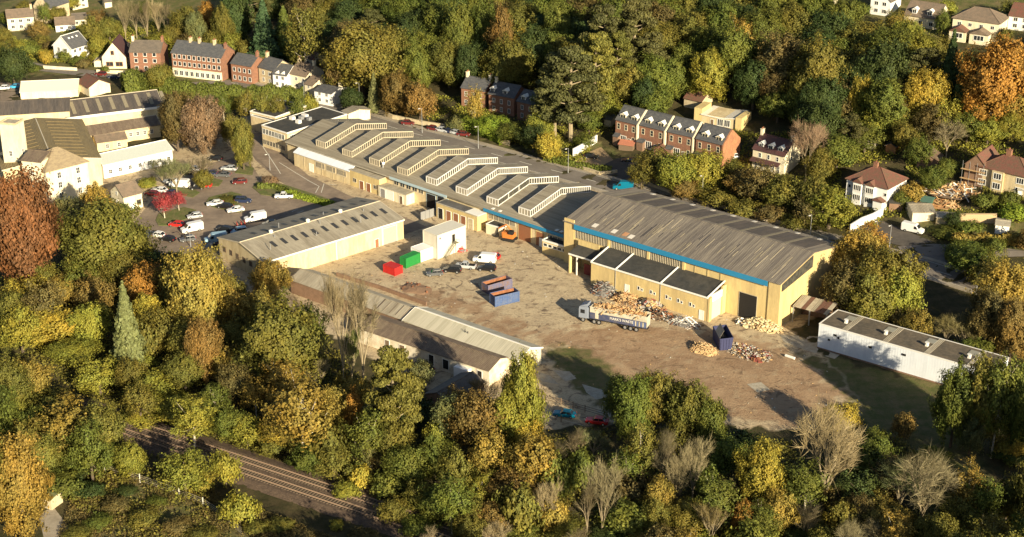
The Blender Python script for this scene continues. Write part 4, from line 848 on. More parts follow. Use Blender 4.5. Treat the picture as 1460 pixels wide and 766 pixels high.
# ---------------------------------------------------------------- vehicles
def sec(x, hw, z0, z1, c=.12):
    return [(x, -hw + c * .3, z0), (x, -hw, z0 + c), (x, -hw, z1 - c), (x, -hw + c, z1), (x, hw - c, z1), (x, hw, z1 - c), (x, hw, z0 + c), (x, hw - c * .3, z0)]
def wheelmesh(r, w_=.22):
    a = M(); a.tube((0, -w_ / 2, 0), (0, w_ / 2, 0), r, r, 14, 0); a.tube((0, -w_ / 2 - .01, 0), (0, w_ / 2 + .01, 0), r * .6, r * .6, 10, 1); return a.mesh('wheel', [blackm, steel])
WHM = {}
def vehicle(kind):
    r = bpy.data.objects.new('parked_car', None)
    C.objects.link(r)
    if kind == 'van': Lv, Wv, wr = 5.8, 2.0, .36
    elif kind == 'pickup': Lv, Wv, wr = 5.1, 1.85, .37
    elif kind == 'suv': Lv, Wv, wr = 4.6, 1.9, .36
    elif kind == 'saloon': Lv, Wv, wr = 4.7, 1.8, .32
    else: Lv, Wv, wr = 4.1, 1.75, .31
    h = Wv / 2
    if kind == 'van':
        S_ = [(0, .80, .35, 1.0), (.15, .95, .3, 1.15), (1.1, 1., .3, 1.35), (1.75, .98, .3, 2.15), (2.1, .96, .3, 2.38), (5.6, .96, .3, 2.42), (5.78, .93, .4, 2.3)]
        gl = [((1.13, .86, 1.38), (1.72, .80, 2.12))]
    elif kind == 'pickup':
        S_ = [(0, .75, .45, .9), (.15, .9, .4, 1.0), (1.4, .92, .35, 1.1), (1.5, .92, .35, 1.12), (3.2, .92, .35, 1.12), (3.25, .92, .35, 1.1), (5.0, .92, .4, 1.1), (5.1, .88, .45, 1.05)]
    else:
        zb = {'suv': 1.05, 'saloon': .92}.get(kind, .95)
        S_ = [(0, h * .8, .35, .68), (.12, h * .93, .26, .74), (1.0, h, .24, zb - .04), (1.3, h, .24, zb), (Lv - .7, h, .24, zb + .02), (Lv - .12, h * .93, .28, zb - .04), (Lv, h * .85, .38, .78)]
    mb = M(); mb.loft([sec(x, w_, a, b) for x, w_, a, b in S_]); bd = mb.build('body', carp, r)
    g = M()
    if kind == 'van':
        g.prism([(1.12, -.78, 1.36), (1.12, .78, 1.36), (1.72, .74, 2.1), (1.72, -.74, 2.1)], (-.06, 0, .06))
        for s in (-1, 1): g.prism([(1.35, s * .995, 1.25), (2.3, s * 1.0, 1.25), (2.3, s * .985, 1.95), (1.75, s * .985, 1.95)], (0, s * .02, 0)); g.box(5.77, 5.80, s * .5 - .28, s * .5 + .28, 1.45, 1.95)
    else:
        c0, c1, c2, c3, zt = {'suv': (1.3, 1.85, 4.1, 4.45, 1.68), 'saloon': (1.45, 2.1, 3.5, 4.1, 1.42), 'pickup': (1.4, 1.9, 2.9, 3.2, 1.75)}.get(kind, (1.15, 1.75, 3.3, 3.95, 1.48))
        zl = S_[3][3] - .05; w0, w1 = h * .9, h * .74
        def cs(x, w_, z): return [(x, -w_, zl - .02), (x, -w_ if z <= zl + .05 else -w1, z), (x, w_ if z <= zl + .05 else w1, z), (x, w_, zl - .02)]
        g.loft([cs(c0, w0, zl + .02), cs(c1, w0, zt - .03), cs(c2, w0, zt - .03), cs(c3, w0, zl + .02)])
        t = M(); t.loft([[(c1 - .05, -w1 - .03, zt - .05), (c1, -w1, zt + .02), (c1, w1, zt + .02), (c1 - .05, w1 + .03, zt - .05)], [(c2 + .05, -w1 - .03, zt - .05), (c2, -w1, zt + .02), (c2, w1, zt + .02), (c2 + .05, w1 + .03, zt - .05)]])
        for s in (-1, 1):
            for a, b in (((c0, zl), (c1, zt)), (((c1 + c2) / 2, zl), ((c1 + c2) / 2, zt)), ((c3, zl), (c2, zt))): t.tube((a[0], s * (w0 + .01), a[1]), (b[0], s * (w1 + .01), b[1]), .045, .045, 4)
        t.build('roof', carp, r)
        if kind == 'pickup': b_ = M(); b_.box(3.4, 4.95, -.78, .78, 1.101, 1.11); b_.build('load_bed', dark, r)
    g.build('windows', tint, r)
    if kind not in WHM: WHM[kind] = wheelmesh(wr)
    for x in (Lv * .19, Lv * .8):
        for s in (-1, 1): link('wheel', WHM[kind], r, (x, s * (h - .1), wr))
    for s in (-1, 1):
        a = M(); a.box(.02, .12, s * h * .62 - .15, s * h * .62 + .15, .58, .74); a.build('headlight', fr_w, r)
        a = M(); x = S_[-1][0]; a.box(x - .1, x + .02, s * h * .68 - .12, s * h * .68 + .12, .72, .95); a.build('tail_light', mat('tail light', (.35, .02, .02), .4), r)
    r['Lv'] = Lv; return r
VP = {k: vehicle(k) for k in ('van', 'pickup', 'suv', 'saloon', 'hatch')}
WH, BK, SV, RD, NV, LB, TE, DR, GY = (.72, .72, .71), (.012, .012, .014), (.42, .44, .46), (.55, .025, .02), (.02, .03, .075), (.30, .45, .55), (.0, .13, .22), (.13, .02, .02), (.10, .105, .11)
FDIR = degA = math.degrees
ANG = {'A': R(-39), 'B': R(51), 'R': atan2(RDY, RDX)}
def car(kind, px, py, ang, col, label, group='cars in the car park', cat=None, nm='parked_car', rx=None):
    c = G(px, py); a = ANG[ang] if isinstance(ang, str) else R(ang); o = copy_tree(VP[kind], None, col); Lv = VP[kind]['Lv']
    o.name = {'van': 'white_van' if col == WH else 'van'}.get(kind, nm); o.location = (c.x - cos(a) * Lv / 2, c.y - sin(a) * Lv / 2, ZT(c.x, c.y) + .08); o.rotation_euler = (0, 0, a)
    del o['Lv']; tag(o, label, cat or ('van' if kind == 'van' else 'pickup' if kind == 'pickup' else 'car'), group); return o
CP = 'vehicles in the works car park'
car('van', 274, 330, 30, WH, 'white panel van next to a red car in the car park', CP)
car('van', 364, 315, 24, WH, 'white panel van just above the red barriers, behind the skylight warehouse', CP)
car('saloon', 307, 293, 14, WH, 'white saloon, leftmost of the row of three by the grass island', CP)
car('saloon', 321, 297, -15, BK, 'black saloon between two white cars by the grass island', CP)
car('saloon', 336, 302, 22, WH, 'white saloon, right end of the row by the grass island', CP)
car('suv', 347, 289, 175, NV, 'dark navy car on its own above the row of three', CP)
car('pickup', 405, 283, 4, WH, 'white pickup alone in the upper right car park bay', CP)
car('hatch', 278, 311, 20, SV, 'silver hatchback parked above the white van near the red maple', CP)
car('hatch', 252, 323, -14, RD, 'red hatchback at the nose of the white van', CP)
car('saloon', 209, 337, -28, GY, 'grey saloon half in tree shade at the left end of the car park', CP)
car('suv', 321, 331, -24, BK, 'black car in the shade behind the warehouse corner', CP)
car('suv', 341, 333, 20, LB, 'pale blue car right of the black one, behind the warehouse', CP)
car('van', 308, 345, 18, LB, 'pale blue van against the warehouse corner', CP)
car('hatch', 300, 355, 30, BK, 'black hatchback in shade below the pale blue van', CP)
car('hatch', 385, 322, 15, BK, 'black hatchback in the warehouse shadow near the flue', CP)
car('hatch', 292, 267, -5, RD, 'bright red hatchback in the upper tree lined bay', CP)
car('hatch', 281, 270, 10, BK, 'black hatchback touching the bright red one', CP)
car('van', 256, 267, -12, WH, 'small white van parked below the white hall trees', CP)
car('saloon', 228, 274, -16, WH, 'white car by the cottage, above the red maple', CP)
car('hatch', 245, 279, 60, NV, 'blue hatchback partly behind the red maple', CP)
car('hatch', 217, 279, -20, DR, 'dark red hatchback next to the cottage gable', CP)
car('hatch', 266, 248, -10, BK, 'black hatchback under bare trees beside the white hall', CP)
car('suv', 299, 250, -8, NV, 'dark car under bare trees, right of the black hatchback', CP)
car('saloon', 327, 243, -10, SV, 'silver saloon beside the olive tree at the car park top', CP)
car('hatch', 308, 229, -8, BK, 'dark hatchback nearest the offices at the car park top', CP)
car('hatch', 243, 262, -14, SV, 'silver hatchback beside the white hall wall, left of the small van', CP)
car('hatch', 276, 244, -10, SV, 'grey silver hatchback between the two dark cars under bare trees', CP)
car('saloon', 318, 252, -8, GY, 'grey saloon behind the silver saloon at the car park top', CP)
car('hatch', 342, 262, 12, DR, 'maroon hatchback alone on the lane above the grass islands', CP)
car('hatch', 225, 338, -24, WH, 'white hatchback right of the shaded grey saloon', CP)
car('hatch', 240, 344, -24, BK, 'black hatchback below the white van nose in the lower bay', CP)
car('hatch', 268, 344, 18, GY, 'dark grey hatchback in front of the lower white van', CP)
RP = 'cars parked along the main road'
car('hatch', 582, 178, 172, DR, 'dark red car alone on the verge of the main road', RP)
car('hatch', 618, 186, 150, DR, 'dark red car, leftmost of the group on the verge', RP)
car('saloon', 630, 188, 152, SV, 'silver saloon, second from left of the verge group', RP)
car('hatch', 642, 190, 150, NV, 'navy hatchback in the middle of the verge group', RP)
car('hatch', 651, 192, 152, SV, 'silver grey hatchback, second from right of the verge group', RP)
car('hatch', 661, 194, 165, DR, 'dark maroon car at the right end of the verge group', RP)
car('van', 888, 270, -2, TE, 'bright teal blue van driving on the main road', 'vehicles on the main road', nm='van')
car('hatch', 843, 226, 160, BK, 'black car parked on the sandy drive by the white wall', 'cars by the terrace', )
car('saloon', 897, 232, -10, BK, 'black saloon in terrace shade, left of its neighbour', 'cars by the terrace')
car('saloon', 908, 238, -12, NV, 'dark navy saloon nearest the hedge in the terrace shade', 'cars by the terrace')
car('suv', 1042, 227, 15, WH, 'white car with black roof line at the terrace right end', 'cars by the terrace')
car('hatch', 1110, 317, -36, (.03, .12, .30), 'blue hatchback parked below the hedge behind the large shed', RP)
car('saloon', 1137, 325, -36, SV, 'silver saloon parked behind the blue hatchback', RP)
car('hatch', 965, 277, -36, BK, 'black car in the hedge shade on the main road', RP)
car('van', 1301, 331, 146, WH, 'white van at the lane mouth below the cream garage', 'vehicles in the lane')
YG = 'vehicles in the yard'
car('hatch', 620, 393, 10, GY, 'dark grey hatchback, leftmost of the cars in the yard', YG)
car('suv', 645, 388, -12, BK, 'black estate car second from left in the yard', YG)
car('pickup', 664, 383, -14, SV, 'silver pickup with tank between black cars in the yard', YG)
car('suv', 694, 386, -12, BK, 'black car in front of the white van in the yard', YG)
car('van', 691, 374, -12, WH, 'white van with a red car behind it in the yard', YG)
car('hatch', 702, 369, -16, RD, 'red car almost hidden behind the white van', YG)
LG = 'sports cars by the yard fence'
car('saloon', 805, 594, -14, TE, 'teal blue car in the shade below the timber fence', LG)
car('saloon', 851, 604, -14, RD, 'red car in the shade right of the teal car', LG)
car('hatch', 606, 530, -30, BK, 'black car in shade beside the peeling white shed wall', LG)
VC = 'cars in the village'
car('hatch', 5, 128, 10, WH, 'white car cut by the left edge in the car lot', VC)
car('hatch', 22, 126, 10, (.05, .35, .6), 'bright blue car in the car lot', VC)
car('hatch', 46, 126, 5, WH, 'white hatchback right of the blue car in the lot', VC)
car('hatch', 144, 108, -12, DR, 'dark red car below the gable cottage', VC)
car('saloon', 163, 112, -15, NV, 'navy car between the gable cottage and garage', VC)
car('hatch', 20, 9, 0, RD, 'red car in a garden at the top left', VC) if False else None
for k, o in VP.items():
    for c in list(o.children): bpy.data.objects.remove(c)
    bpy.data.objects.remove(o)
# articulated lorry --------------------------------------------------------------------------
tg = [G(825, 458), G(914, 475)]; ta = atan2(tg[1].y - tg[0].y, tg[1].x - tg[0].x)
lt_ = thing('tipper_lorry', 'articulated lorry with white and navy trailer heaped with scrap timber', 'lorry', (tg[0].x, tg[0].y, 0), ta); lt_.scale = (1.05, 1.05, 1.16)
navy = mat('navy lorry paint', (.05, .062, .13), .5, .3, 1, (.10, .10, .13)); lw = mat('cream lorry paint', (.50, .47, .38), .7, .2, .6, (.38, .35, .28)); cabp = mat('silver blue cab', (.22, .25, .31), .4, .1, 2)
m = M(); m.loft([[(x, y * w_, z) for y, z in ((0, .9), (2.4, .9), (2.4, t), (0, t))] for x, w_, t in ((0, 1, 2.9), (.15, 1, 3.3), (1.9, 1, 3.4))]); m.box(1.9, 2.3, .2, 2.2, .9, 3.2)
cab = m.build('cab', cabp, lt_); m = M(); m.box(-.04, .04, .25, 2.15, 2.0, 2.8); m.box(.4, 1.4, -.03, .01, 1.9, 2.7); m.box(.4, 1.4, 2.39, 2.43, 1.9, 2.7); m.build('cab_windows', tint, lt_)
m = M(); m.prism([(.3, .1, 3.4), (1.9, .1, 4.0), (1.9, .1, 3.4)], (0, 2.2, 0)); m.build('wind_deflector', cabp, lt_)
m = M(); m.box(0.4, 15.6, .7, 1.7, .65, .95); m.build('chassis', blackm, lt_)
m = M()
for a in ((2.6, 15.6, 0, .08), (2.6, 15.6, 2.42, 2.5)): m.box(a[0], a[1], a[2], a[3], 2.45, 3.6, 0); m.box(a[0], a[1], a[2], a[3], 1.2, 2.45, 1)
m.box(2.6, 2.7, .08, 2.42, 1.2, 3.6, 0); m.box(15.5, 15.6, .08, 2.42, 1.2, 3.4, 0); m.box(2.6, 15.6, .05, 2.45, 1.1, 1.2, 1); m.box(3.8, 4.6, -.02, 0, 1.25, 2.45, 0)
for i in range(7): m.box(12.6 + i * .42, 12.85 + i * .42, -.03, 0, 1.3, 2.3, 0 if i % 2 else 2)
tr = m.build('trailer', [lw, navy, mat('blue stripe paint', (.12, .16, .30), .5)], lt_); m = M(); m.box(2.5, 15.7, -.06, .02, 3.55, 3.68); m.box(2.5, 15.7, 2.48, 2.56, 3.55, 3.68); m.build('top_rail', lw, lt_)
wm = wheelmesh(.5, .3)
for x in (1.0, 3.6, 4.7, 10.7, 12.0, 13.3):
    for y in (.2, 2.3): link('wheel', wm, lt_, (x, y, .5))
cu = bpy.data.curves.new('lettering', 'FONT'); cu.body = "MARK'S WASTE"; cu.size = .78; cu.extrude = .01; co_ = bpy.data.objects.new('lettering', cu); C.objects.link(co_)
dg = bpy.context.evaluated_depsgraph_get(); lm = bpy.data.meshes.new_from_object(co_.evaluated_get(dg)); bpy.data.objects.remove(co_); lm.materials.clear(); lm.materials.append(fr_w)
o = link('lettering', lm, lt_, (7.2, -.025, 1.65)); o.rotation_euler = (R(90), 0, 0); lm.name = 'lettering'
def heap(name, label, cat, loc, rx, ry, h, mats_, n, L0, L1, th, ang=0., flat_=.35, seed=1, chunk=False, base=None, cap=0.):
    """pile of separate boards or lumps lying on a mound"""
    r_ = random.Random(seed); m = M()
    K = 14; J = 4; n0 = len(m.v)
    for j in range(J + 1):
        f = 1 - j / J
        for i in range(K):
            a = 2 * pi * i / K; q = f * (1 + .18 * r_.uniform(-1, 1)); m.v.append((rx * q * cos(a), ry * q * sin(a), -.1 + h * .85 * (1 - f ** 2.2) * r_.uniform(.85, 1.1)))
    for j in range(J):
        for i in range(K): a, b = n0 + j * K + i, n0 + j * K + (i + 1) % K; m.f.append((a, b, b + K, a + K)); m.m.append(0)
    for i in range(n):
        a = r_.uniform(0, 2 * pi); q = sqrt(r_.random()); x, y = rx * q * cos(a), ry * q * sin(a); z = h * (1 - q ** 2.2) * r_.uniform(.75, 1.05) + cap
        l = r_.uniform(L0, L1) / 2; t = th * r_.uniform(.6, 1.5); w_ = t if not chunk else l * r_.uniform(.5, 1); tt = t if not chunk else l * r_.uniform(.2, .7)
        T = Matrix.Translation((x, y, max(z, .08))) @ Matrix.Rotation(r_.uniform(0, 2 * pi), 4, 'Z') @ Matrix.Rotation(r_.gauss(0, flat_), 4, 'Y') @ Matrix.Rotation(r_.gauss(0, flat_), 4, 'X')
        m.box(-l, l, -w_, w_, -tt / 2, tt / 2, 1 + r_.randrange(len(mats_) - 1) if len(mats_) > 1 else 0, T)
    return m.mesh(name, [base or mats_[0]] + list(mats_[1:]))
tim = [woodd, wood, mat('fresh timber', (.52, .35, .18), .85, .25, 1.5), mat('pale board', (.56, .41, .23), .85, .2, 1.5), mat('orange board', (.38, .20, .09), .85, .25, 1.5)]
o = link('timber_load', heap('timber_load', '', '', 0, 6.3, 1.15, 1.0, tim, 260, 1.2, 3.2, .09, seed=4), None, (tg[0].x + 9.5 * cos(ta) - 1.3 * sin(ta), tg[0].y + 9.5 * sin(ta) + 1.3 * cos(ta), 3.9), ta)
o['kind'] = 'stuff'; tag(o, 'loose scrap timber heaped above the lorry trailer sides', 'timber load')
def pile(name, label, px, py, rx, ry, h, ms, n, L0, L1, th, chunk=False, ang=-39, seed=1, fl=.35):
    p = G(px, py); o = link(name, heap(name, '', '', None, rx, ry, h, ms, n, L0, L1, th, chunk=chunk, seed=seed, flat_=fl), None, (p.x, p.y, ZT(p.x, p.y)), R(ang)); o['kind'] = 'stuff'; return tag(o, label, 'scrap pile')
gr_ = [mat('grey scrap', (.16, .15, .14), .8, .4, 2), steel, mat('dark scrap', (.06, .055, .05), .8, .4, 2), mat('pale scrap', (.5, .48, .44), .8, .3, 2), rust]
mixp = [mat('grey scrap', (0, 0, 0)), mat('off white scrap', (.42, .39, .35), .8, .3, 2), mat('red scrap', (.22, .06, .05), .7, .3, 2), mat('dark scrap', (0, 0, 0)), mat('pale scrap', (0, 0, 0)), wood]
pile('scrap_heap', 'dark grey tangle of scrap metal at the annex corner behind the lorry', 861, 418, 3.6, 2.6, 2.8, gr_, 240, .4, 1.6, .06, ang=-39, seed=2)
pile('scrap_heap', 'mixed white and red waste along the annex wall, right of the timber', 925, 438, 4.2, 2.2, 1.6, mixp, 220, .4, 1.5, .12, True, seed=3)
pile('scrap_heap', 'low timber heap between lorry and annex wall', 893, 430, 4.0, 2.0, 2.0, tim, 160, .8, 2.6, .1, seed=5)
pile('scrap_heap', 'dark brown junk heap beyond the trailer tail', 942, 452, 3.4, 2.2, 1.3, [woodd, mat('dark scrap', (0, 0, 0)), rust, woodd, mat('pale scrap', (0, 0, 0))], 160, .5, 1.9, .12, seed=6)
pile('scrap_heap', 'pale steel frames and rubble near the white door', 972, 461, 4.5, 1.8, 1.0, [mat('grey scrap', (0, 0, 0)), steel, fr_w, mat('pale scrap', (0, 0, 0)), rust], 130, .8, 3.2, .06, seed=7)
m = M()
for a, b in (((0, 0, 0), (2.6, 0, 2.2)), ((2.6, 0, 2.2), (5.4, .3, 0)), ((.8, 1.4, 0), (3, 1.2, 2.0)), ((3, 1.2, 2), (5.8, 1.6, .1)), ((2.6, 0, 2.2), (3, 1.2, 2.)), ((1.2, 0, 1), (1.6, 1.3, .9)), ((4.2, .15, 1), (4.6, 1.4, .9))): m.tube(a, b, .11, .11, 5)
p = G(962, 462); tag(link('roof_truss', m.mesh('roof_truss', fr_w), None, (p.x, p.y, 0), R(-30)), 'white A-shaped steel frames leaning on the rubble by the annex', 'steel frame')
ins = [mat('sawdust', (.50, .36, .19), .95, .25, 2), mat('foam chunk', (.62, .55, .34), .9, .15, 2), mat('cream chunk', (.66, .56, .34), .9, .15, 2), mat('pale board', (0, 0, 0))]
pile('rubble_pile', 'pale yellow rubble pile at the foot of the large shed corner', 1088, 466, 5.2, 2.6, 1.7, ins, 300, .3, .9, .2, True, seed=8)
pile('rubble_pile', 'dark debris fringe left of the pale yellow pile', 1064, 462, 3.0, 1.8, .7, [mat('grey scrap', (0, 0, 0)), mat('dark scrap', (0, 0, 0)), ins[1], wood, fr_w], 120, .3, 1.0, .1, True, seed=9)
pile('sawdust_pile', 'small golden sawdust and wood pile left of the navy skip', 1003, 500, 3.4, 2.2, 1.7, [ins[0], wood, tim[2], tim[3]], 200, .2, 1.2, .08, seed=10)
pile('rubble_pile', 'scattered white and brown rubble right of the navy skip', 1068, 503, 6.0, 3.6, .35, [mat('brown earth', (.17, .115, .07), .95, .3, 1), mat('off white scrap', (0, 0, 0)), woodd, mat('pale scrap', (0, 0, 0)), concr, mat('red scrap', (0, 0, 0)), wood], 300, .15, .6, .12, True, seed=11)
pile('rubble_pile', 'red painted scrap lump at the lower end of the scattered rubble', 1078, 514, 1.2, .8, .6, [mat('red scrap', (0, 0, 0)), mat('red scrap', (0, 0, 0)), rust], 24, .3, 1.0, .1, True, seed=12)
pile('timber_pile', 'sawn timber and rubble covering the building site by the scaffolded house', 1352, 268, 9, 7, 1.0, tim + [fr_w], 300, .6, 3.4, .12, seed=13)
pile('timber_pile', 'timber frame stack on the orange earth below the building site', 1342, 290, 6, 5, .7, [mat('orange earth', (.36, .20, .09), .95, .2, 1)] + tim[1:], 120, 1, 4, .12, seed=14)
pile('grit_heap', 'low reddish grit heap near the long grey shed', 592, 412, 4.5, 3, .9, [mat('red grit', (.22, .14, .09), .95, .2, 1), rust, rust], 12, .3, .7, .1, True, seed=15)
pile('scrap_heap', 'small rusty scrap beside the tall pale container stack', 654, 357, 1.5, 1., .9, [mat('red scrap', (0, 0, 0)), mat('red machine paint', (.6, .05, .04), .5), steel], 24, .5, 1.6, .12, True, seed=16)
# scattered small litter over the yard, one object
m = M(); r_ = random.Random(21)
for i in range(240):
    if i < 120: q = G(r_.uniform(780, 1180), r_.uniform(455, 590))
    else: q = G(r_.uniform(480, 800), r_.uniform(350, 440))
    s = r_.uniform(.06, .2); m.box(-s, s, -s * .6, s * .6, 0, s * .5, r_.randrange(4), Matrix.Translation((q.x, q.y, 0)) @ Matrix.Rotation(r_.uniform(0, 6), 4, 'Z'))
o = m.build('yard_litter', [mat('pale scrap', (0, 0, 0)), woodd, concr, wood]); stuff(o, 'small scattered litter and stones over the yard floor', 'litter')
# containers and skips ------------------------------------------------------------------------
def ribs(m, L, W, z0, z1, mi=0, st=.45):
    for i in range(int(L / st)):
        x = .15 + i * st
        if x < L - .2: m.box(x, x + st * .5, -.05, 0, z0, z1, mi); m.box(x, x + st * .5, W, W + .05, z0, z1, mi)
    for i in range(int(W / st)):
        y = .15 + i * st
        if y < W - .2: m.box(-.05, 0, y, y + st * .5, z0, z1, mi); m.box(L, L + .05, y, y + st * .5, z0, z1, mi)
def box_container(name, label, A, B, W, z1, mt_, cat='container', open_=False, inside=None, L=None, n=1):
    a, b = G(*A), G(*B); an_ = atan2(b.y - a.y, b.x - a.x); L = L or (b - a).xy.length
    r = thing(name, label, cat, (a.x, a.y, 0), an_)
    m = M(); t = .08
    if open_:
        m.box(0, L, 0, t, .2, z1); m.box(0, L, W - t, W, .2, z1); m.box(0, t, t, W - t, .2, z1); m.box(L - t, L, t, W - t, .2, z1); m.box(t, L - t, t, W - t, .2, .35)
    else: m.box(0, L, 0, W, .15, z1)
    ribs(m, L, W, .3, z1 - .12); m.build('shell', mt_, r)
    m = M()
    for x in (0, L): m.box(x - .09, x + .09, -.1, .08, 0, z1 + .04); m.box(x - .09, x + .09, W - .08, W + .1, 0, z1 + .04)
    for z in ([.15, z1] if n == 1 else [.15, z1 / 2, z1]): m.box(-.08, L + .08, -.08, .0, z - .1, z + .05); m.box(-.08, L + .08, W, W + .08, z - .1, z + .05); m.box(-.08, 0, 0, W, z - .1, z + .05); m.box(L, L + .08, 0, W, z - .1, z + .05)
    m.build('frame', mt_, r)
    if open_:
        m = M(); m.box(t, L - t, t + .01, t + .03, .36, z1 - .02); m.box(t, L - t, W - t - .03, W - t - .01, .36, z1 - .02); m.box(t, L - t, t + .03, W - t - .03, .36, .5); m.build('lining', inside or rust, r)
    return r
cw = mat('off white container paint', (.62, .59, .50), .6, .08, 1); cww = mat('white container paint', (.78, .77, .74), .5, .05, 1)
t = box_container('container_stack', 'tall off white cabin stack with an outside stair, centre of the yard', (624, 370), (664, 355), 5.2, 6.4, cw, 'container', n=2)
m = M(); m.tube((1.6, -.7, .1), (4.9, -.7, 3.2), .07, .07, 4); m.tube((1.6, -1.5, .1), (4.9, -1.5, 3.2), .07, .07, 4)
for i in range(14): m.box(1.7 + i * .235, 1.95 + i * .235, -1.5, -.7, .2 + i * .22, .25 + i * .22)
m.box(4.8, 6.0, -1.5, -.06, 3.2, 3.28)
for x, y, z in ((1.6, -1.5, .1), (3.2, -1.5, 1.6), (4.9, -1.5, 3.2), (6, -1.5, 3.2)): m.tube((x, y, z), (x, y, z + 1.0), .04, .04, 4)
m.tube((1.6, -1.5, 1.1), (4.9, -1.5, 4.2), .04, .04, 4); m.tube((4.9, -1.5, 4.2), (6, -1.5, 4.2), .04, .04, 4); m.tube((4.9, -1.4, 0), (4.9, -1.4, 3.2), .07, .07, 4)
m.build('stair', mat('stair steel', (.22, .20, .14), .7), t); m = M(); m.box(5.0, 5.9, -.09, -.05, 3.3, 5.2); m.box(.7, 1.1, -.09, -.05, 5.2, 5.6); m.build('door', dark, t)
t = box_container('refuse_container', 'gleaming white small container between green container and cabin stack', (600, 374), (617, 368), 3.6, 3.0, cww)
grn = mat('green container paint', (.02, .21, .045), .6, .2, 1); t = box_container('green_container', 'bright green container with bins and junk at its end', (571, 380), (579, 383), 5.0, 2.6, grn)
rdp = mat('red skip paint', (.45, .025, .022), .6, .2, 1); t = box_container('red_skip', 'bright red compactor skip in front of the warehouse', (547, 388), (563, 394), 2.6, 2.0, rdp)
blu = mat('blue container paint', (.06, .105, .24), .65, .3, .8, (.10, .13, .22)); blu2 = mat('faded blue container paint', (.12, .12, .20), .7, .2, .8, (.18, .12, .10))
t = box_container('open_top_container', 'blue ribbed open top container, the nearer of the pair', (706, 438), (740, 430), 2.5, 2.6, blu, open_=True)
t = box_container('open_top_container', 'faded open top container just behind the blue one, rusty inside', (696, 420), (730, 410), 2.5, 2.3, blu2, open_=True)
t = box_container('red_skip', 'pair of bright red skips by the yellow works units', (576, 286), (590, 281), 2.4, 1.6, rdp)
# navy skip with raised lid, tilted open
a = G(1026, 500); r = thing('navy_skip', 'navy skip with raised pale lid and black inside, beside the sawdust pile', 'skip', (a.x, a.y, 0), R(8))
nv = mat('navy skip paint', (.04, .045, .11), .6, .2, 1); m = M(); m.prism([(0, 0, 0), (2.5, 0, 0), (2.9, 0, 3.0), (-.1, 0, 2.8)], (0, .1, 0)); m.prism([(0, 6, 0), (2.5, 6, 0), (2.9, 6, 3.3), (-.1, 6, 3.1)], (0, .1, 0))
m.prism([(0, 0, 0), (-.1, 0, 2.8), (-.1, 6, 3.1), (0, 6, 0)], (.1, 0, 0)); m.prism([(2.5, 0, 0), (2.9, 0, 3.0), (2.9, 6, 3.3), (2.5, 6, 0)], (.1, 0, 0)); m.box(.1, 2.5, .1, 6, .3, .4)
for i in range(4): m.box(.2 + i * .62, .32 + i * .62, -.1, 0, .1, 2.6)
m.build('shell', nv, r); m = M(); m.prism([(-.1, .3, 2.8), (-.1, 3.8, 3.1), (.9, 3.9, 4.7), (.9, .5, 4.5)], (.06, 0, .06)); m.build('lid', concr, r); m = M(); m.box(.15, 2.45, .2, 5.9, .45, 1.9); m.build('contents', dark, r)
# excavator by the hut
a = G(724, 345); r = thing('excavator', 'orange excavator with folded arm by the black roofed hut', 'excavator', (a.x, a.y, 0), R(-25)); og_ = mat('orange machine paint', (.50, .17, .04), .5, .15, 1)
m = M()
for y in (0, 1.9): m.loft([[(x, y, z0), (x, y + .5, z0), (x, y + .5, z1), (x, y, z1)] for x, z0, z1 in ((-1.8, .3, .6), (-1.5, 0, .8), (1.5, 0, .8), (1.8, .3, .6))])
m.build('tracks', blackm, r); m = M(); m.box(-1.6, 1.3, .1, 2.3, .85, 2.0); m.box(-1.8, -.6, .2, 2.2, 1.2, 2.3); m.build('body', og_, r); m = M(); m.box(.1, 1.3, .1, 1.1, 2.0, 3.0); m.build('cab', tint, r)
m = M(); m.tube((1.2, 1.5, 1.8), (-1.2, 1.6, 4.0), .25, .2, 6); m.tube((-1.2, 1.6, 4.0), (-3.4, 1.6, 2.6), .2, .16, 6); m.build('boom', og_, r); m = M(); m.tube((-3.4, 1.6, 2.6), (-3.9, 1.6, .9), .14, .12, 6); m.prism([(-4.3, 1.1, .2), (-3.5, 1.1, .2), (-3.5, 1.1, 1.1), (-4.0, 1.1, 1.1)], (0, 1, 0)); m.build('bucket', dark, r)
# drum / log on the grass
a = G(1126, 511); m = M(); m.tube((-1.1, 0, .35), (1.2, 0, .35), .32, .32, 8); m.tube((-1.2, .5, .2), (.4, .6, .2), .18, .18, 6); tag(link('white_drum', m.mesh('white_drum', fr_w), None, (a.x, a.y, 0), R(-40)), 'white drum lying alone on the grass edge below the shed corner', 'drum')
# red barriers
for i, (x, y, lb) in enumerate(((338, 323, 'left red barrier below the white van'), (344, 322, 'middle red barrier below the white van'), (349, 321, 'right red barrier below the white van'))):
    a = G(x, y); m = M(); m.box(-.08, .08, -.6, .6, .3, .5); m.box(-.08, .08, -.6, .6, .8, 1.0); m.box(-.06, .06, -.6, -.45, 0, 1.1); m.box(-.06, .06, .45, .6, 0, 1.1); m.box(-.4, .4, -.58, -.48, 0, .1); m.box(-.4, .4, .48, .58, 0, .1)
    tag(link('barrier', m.mesh('barrier', mat('red barrier', (.45, .07, .05), .6)), None, (a.x, a.y, .03), R(20)), lb, 'barrier', 'red barriers')
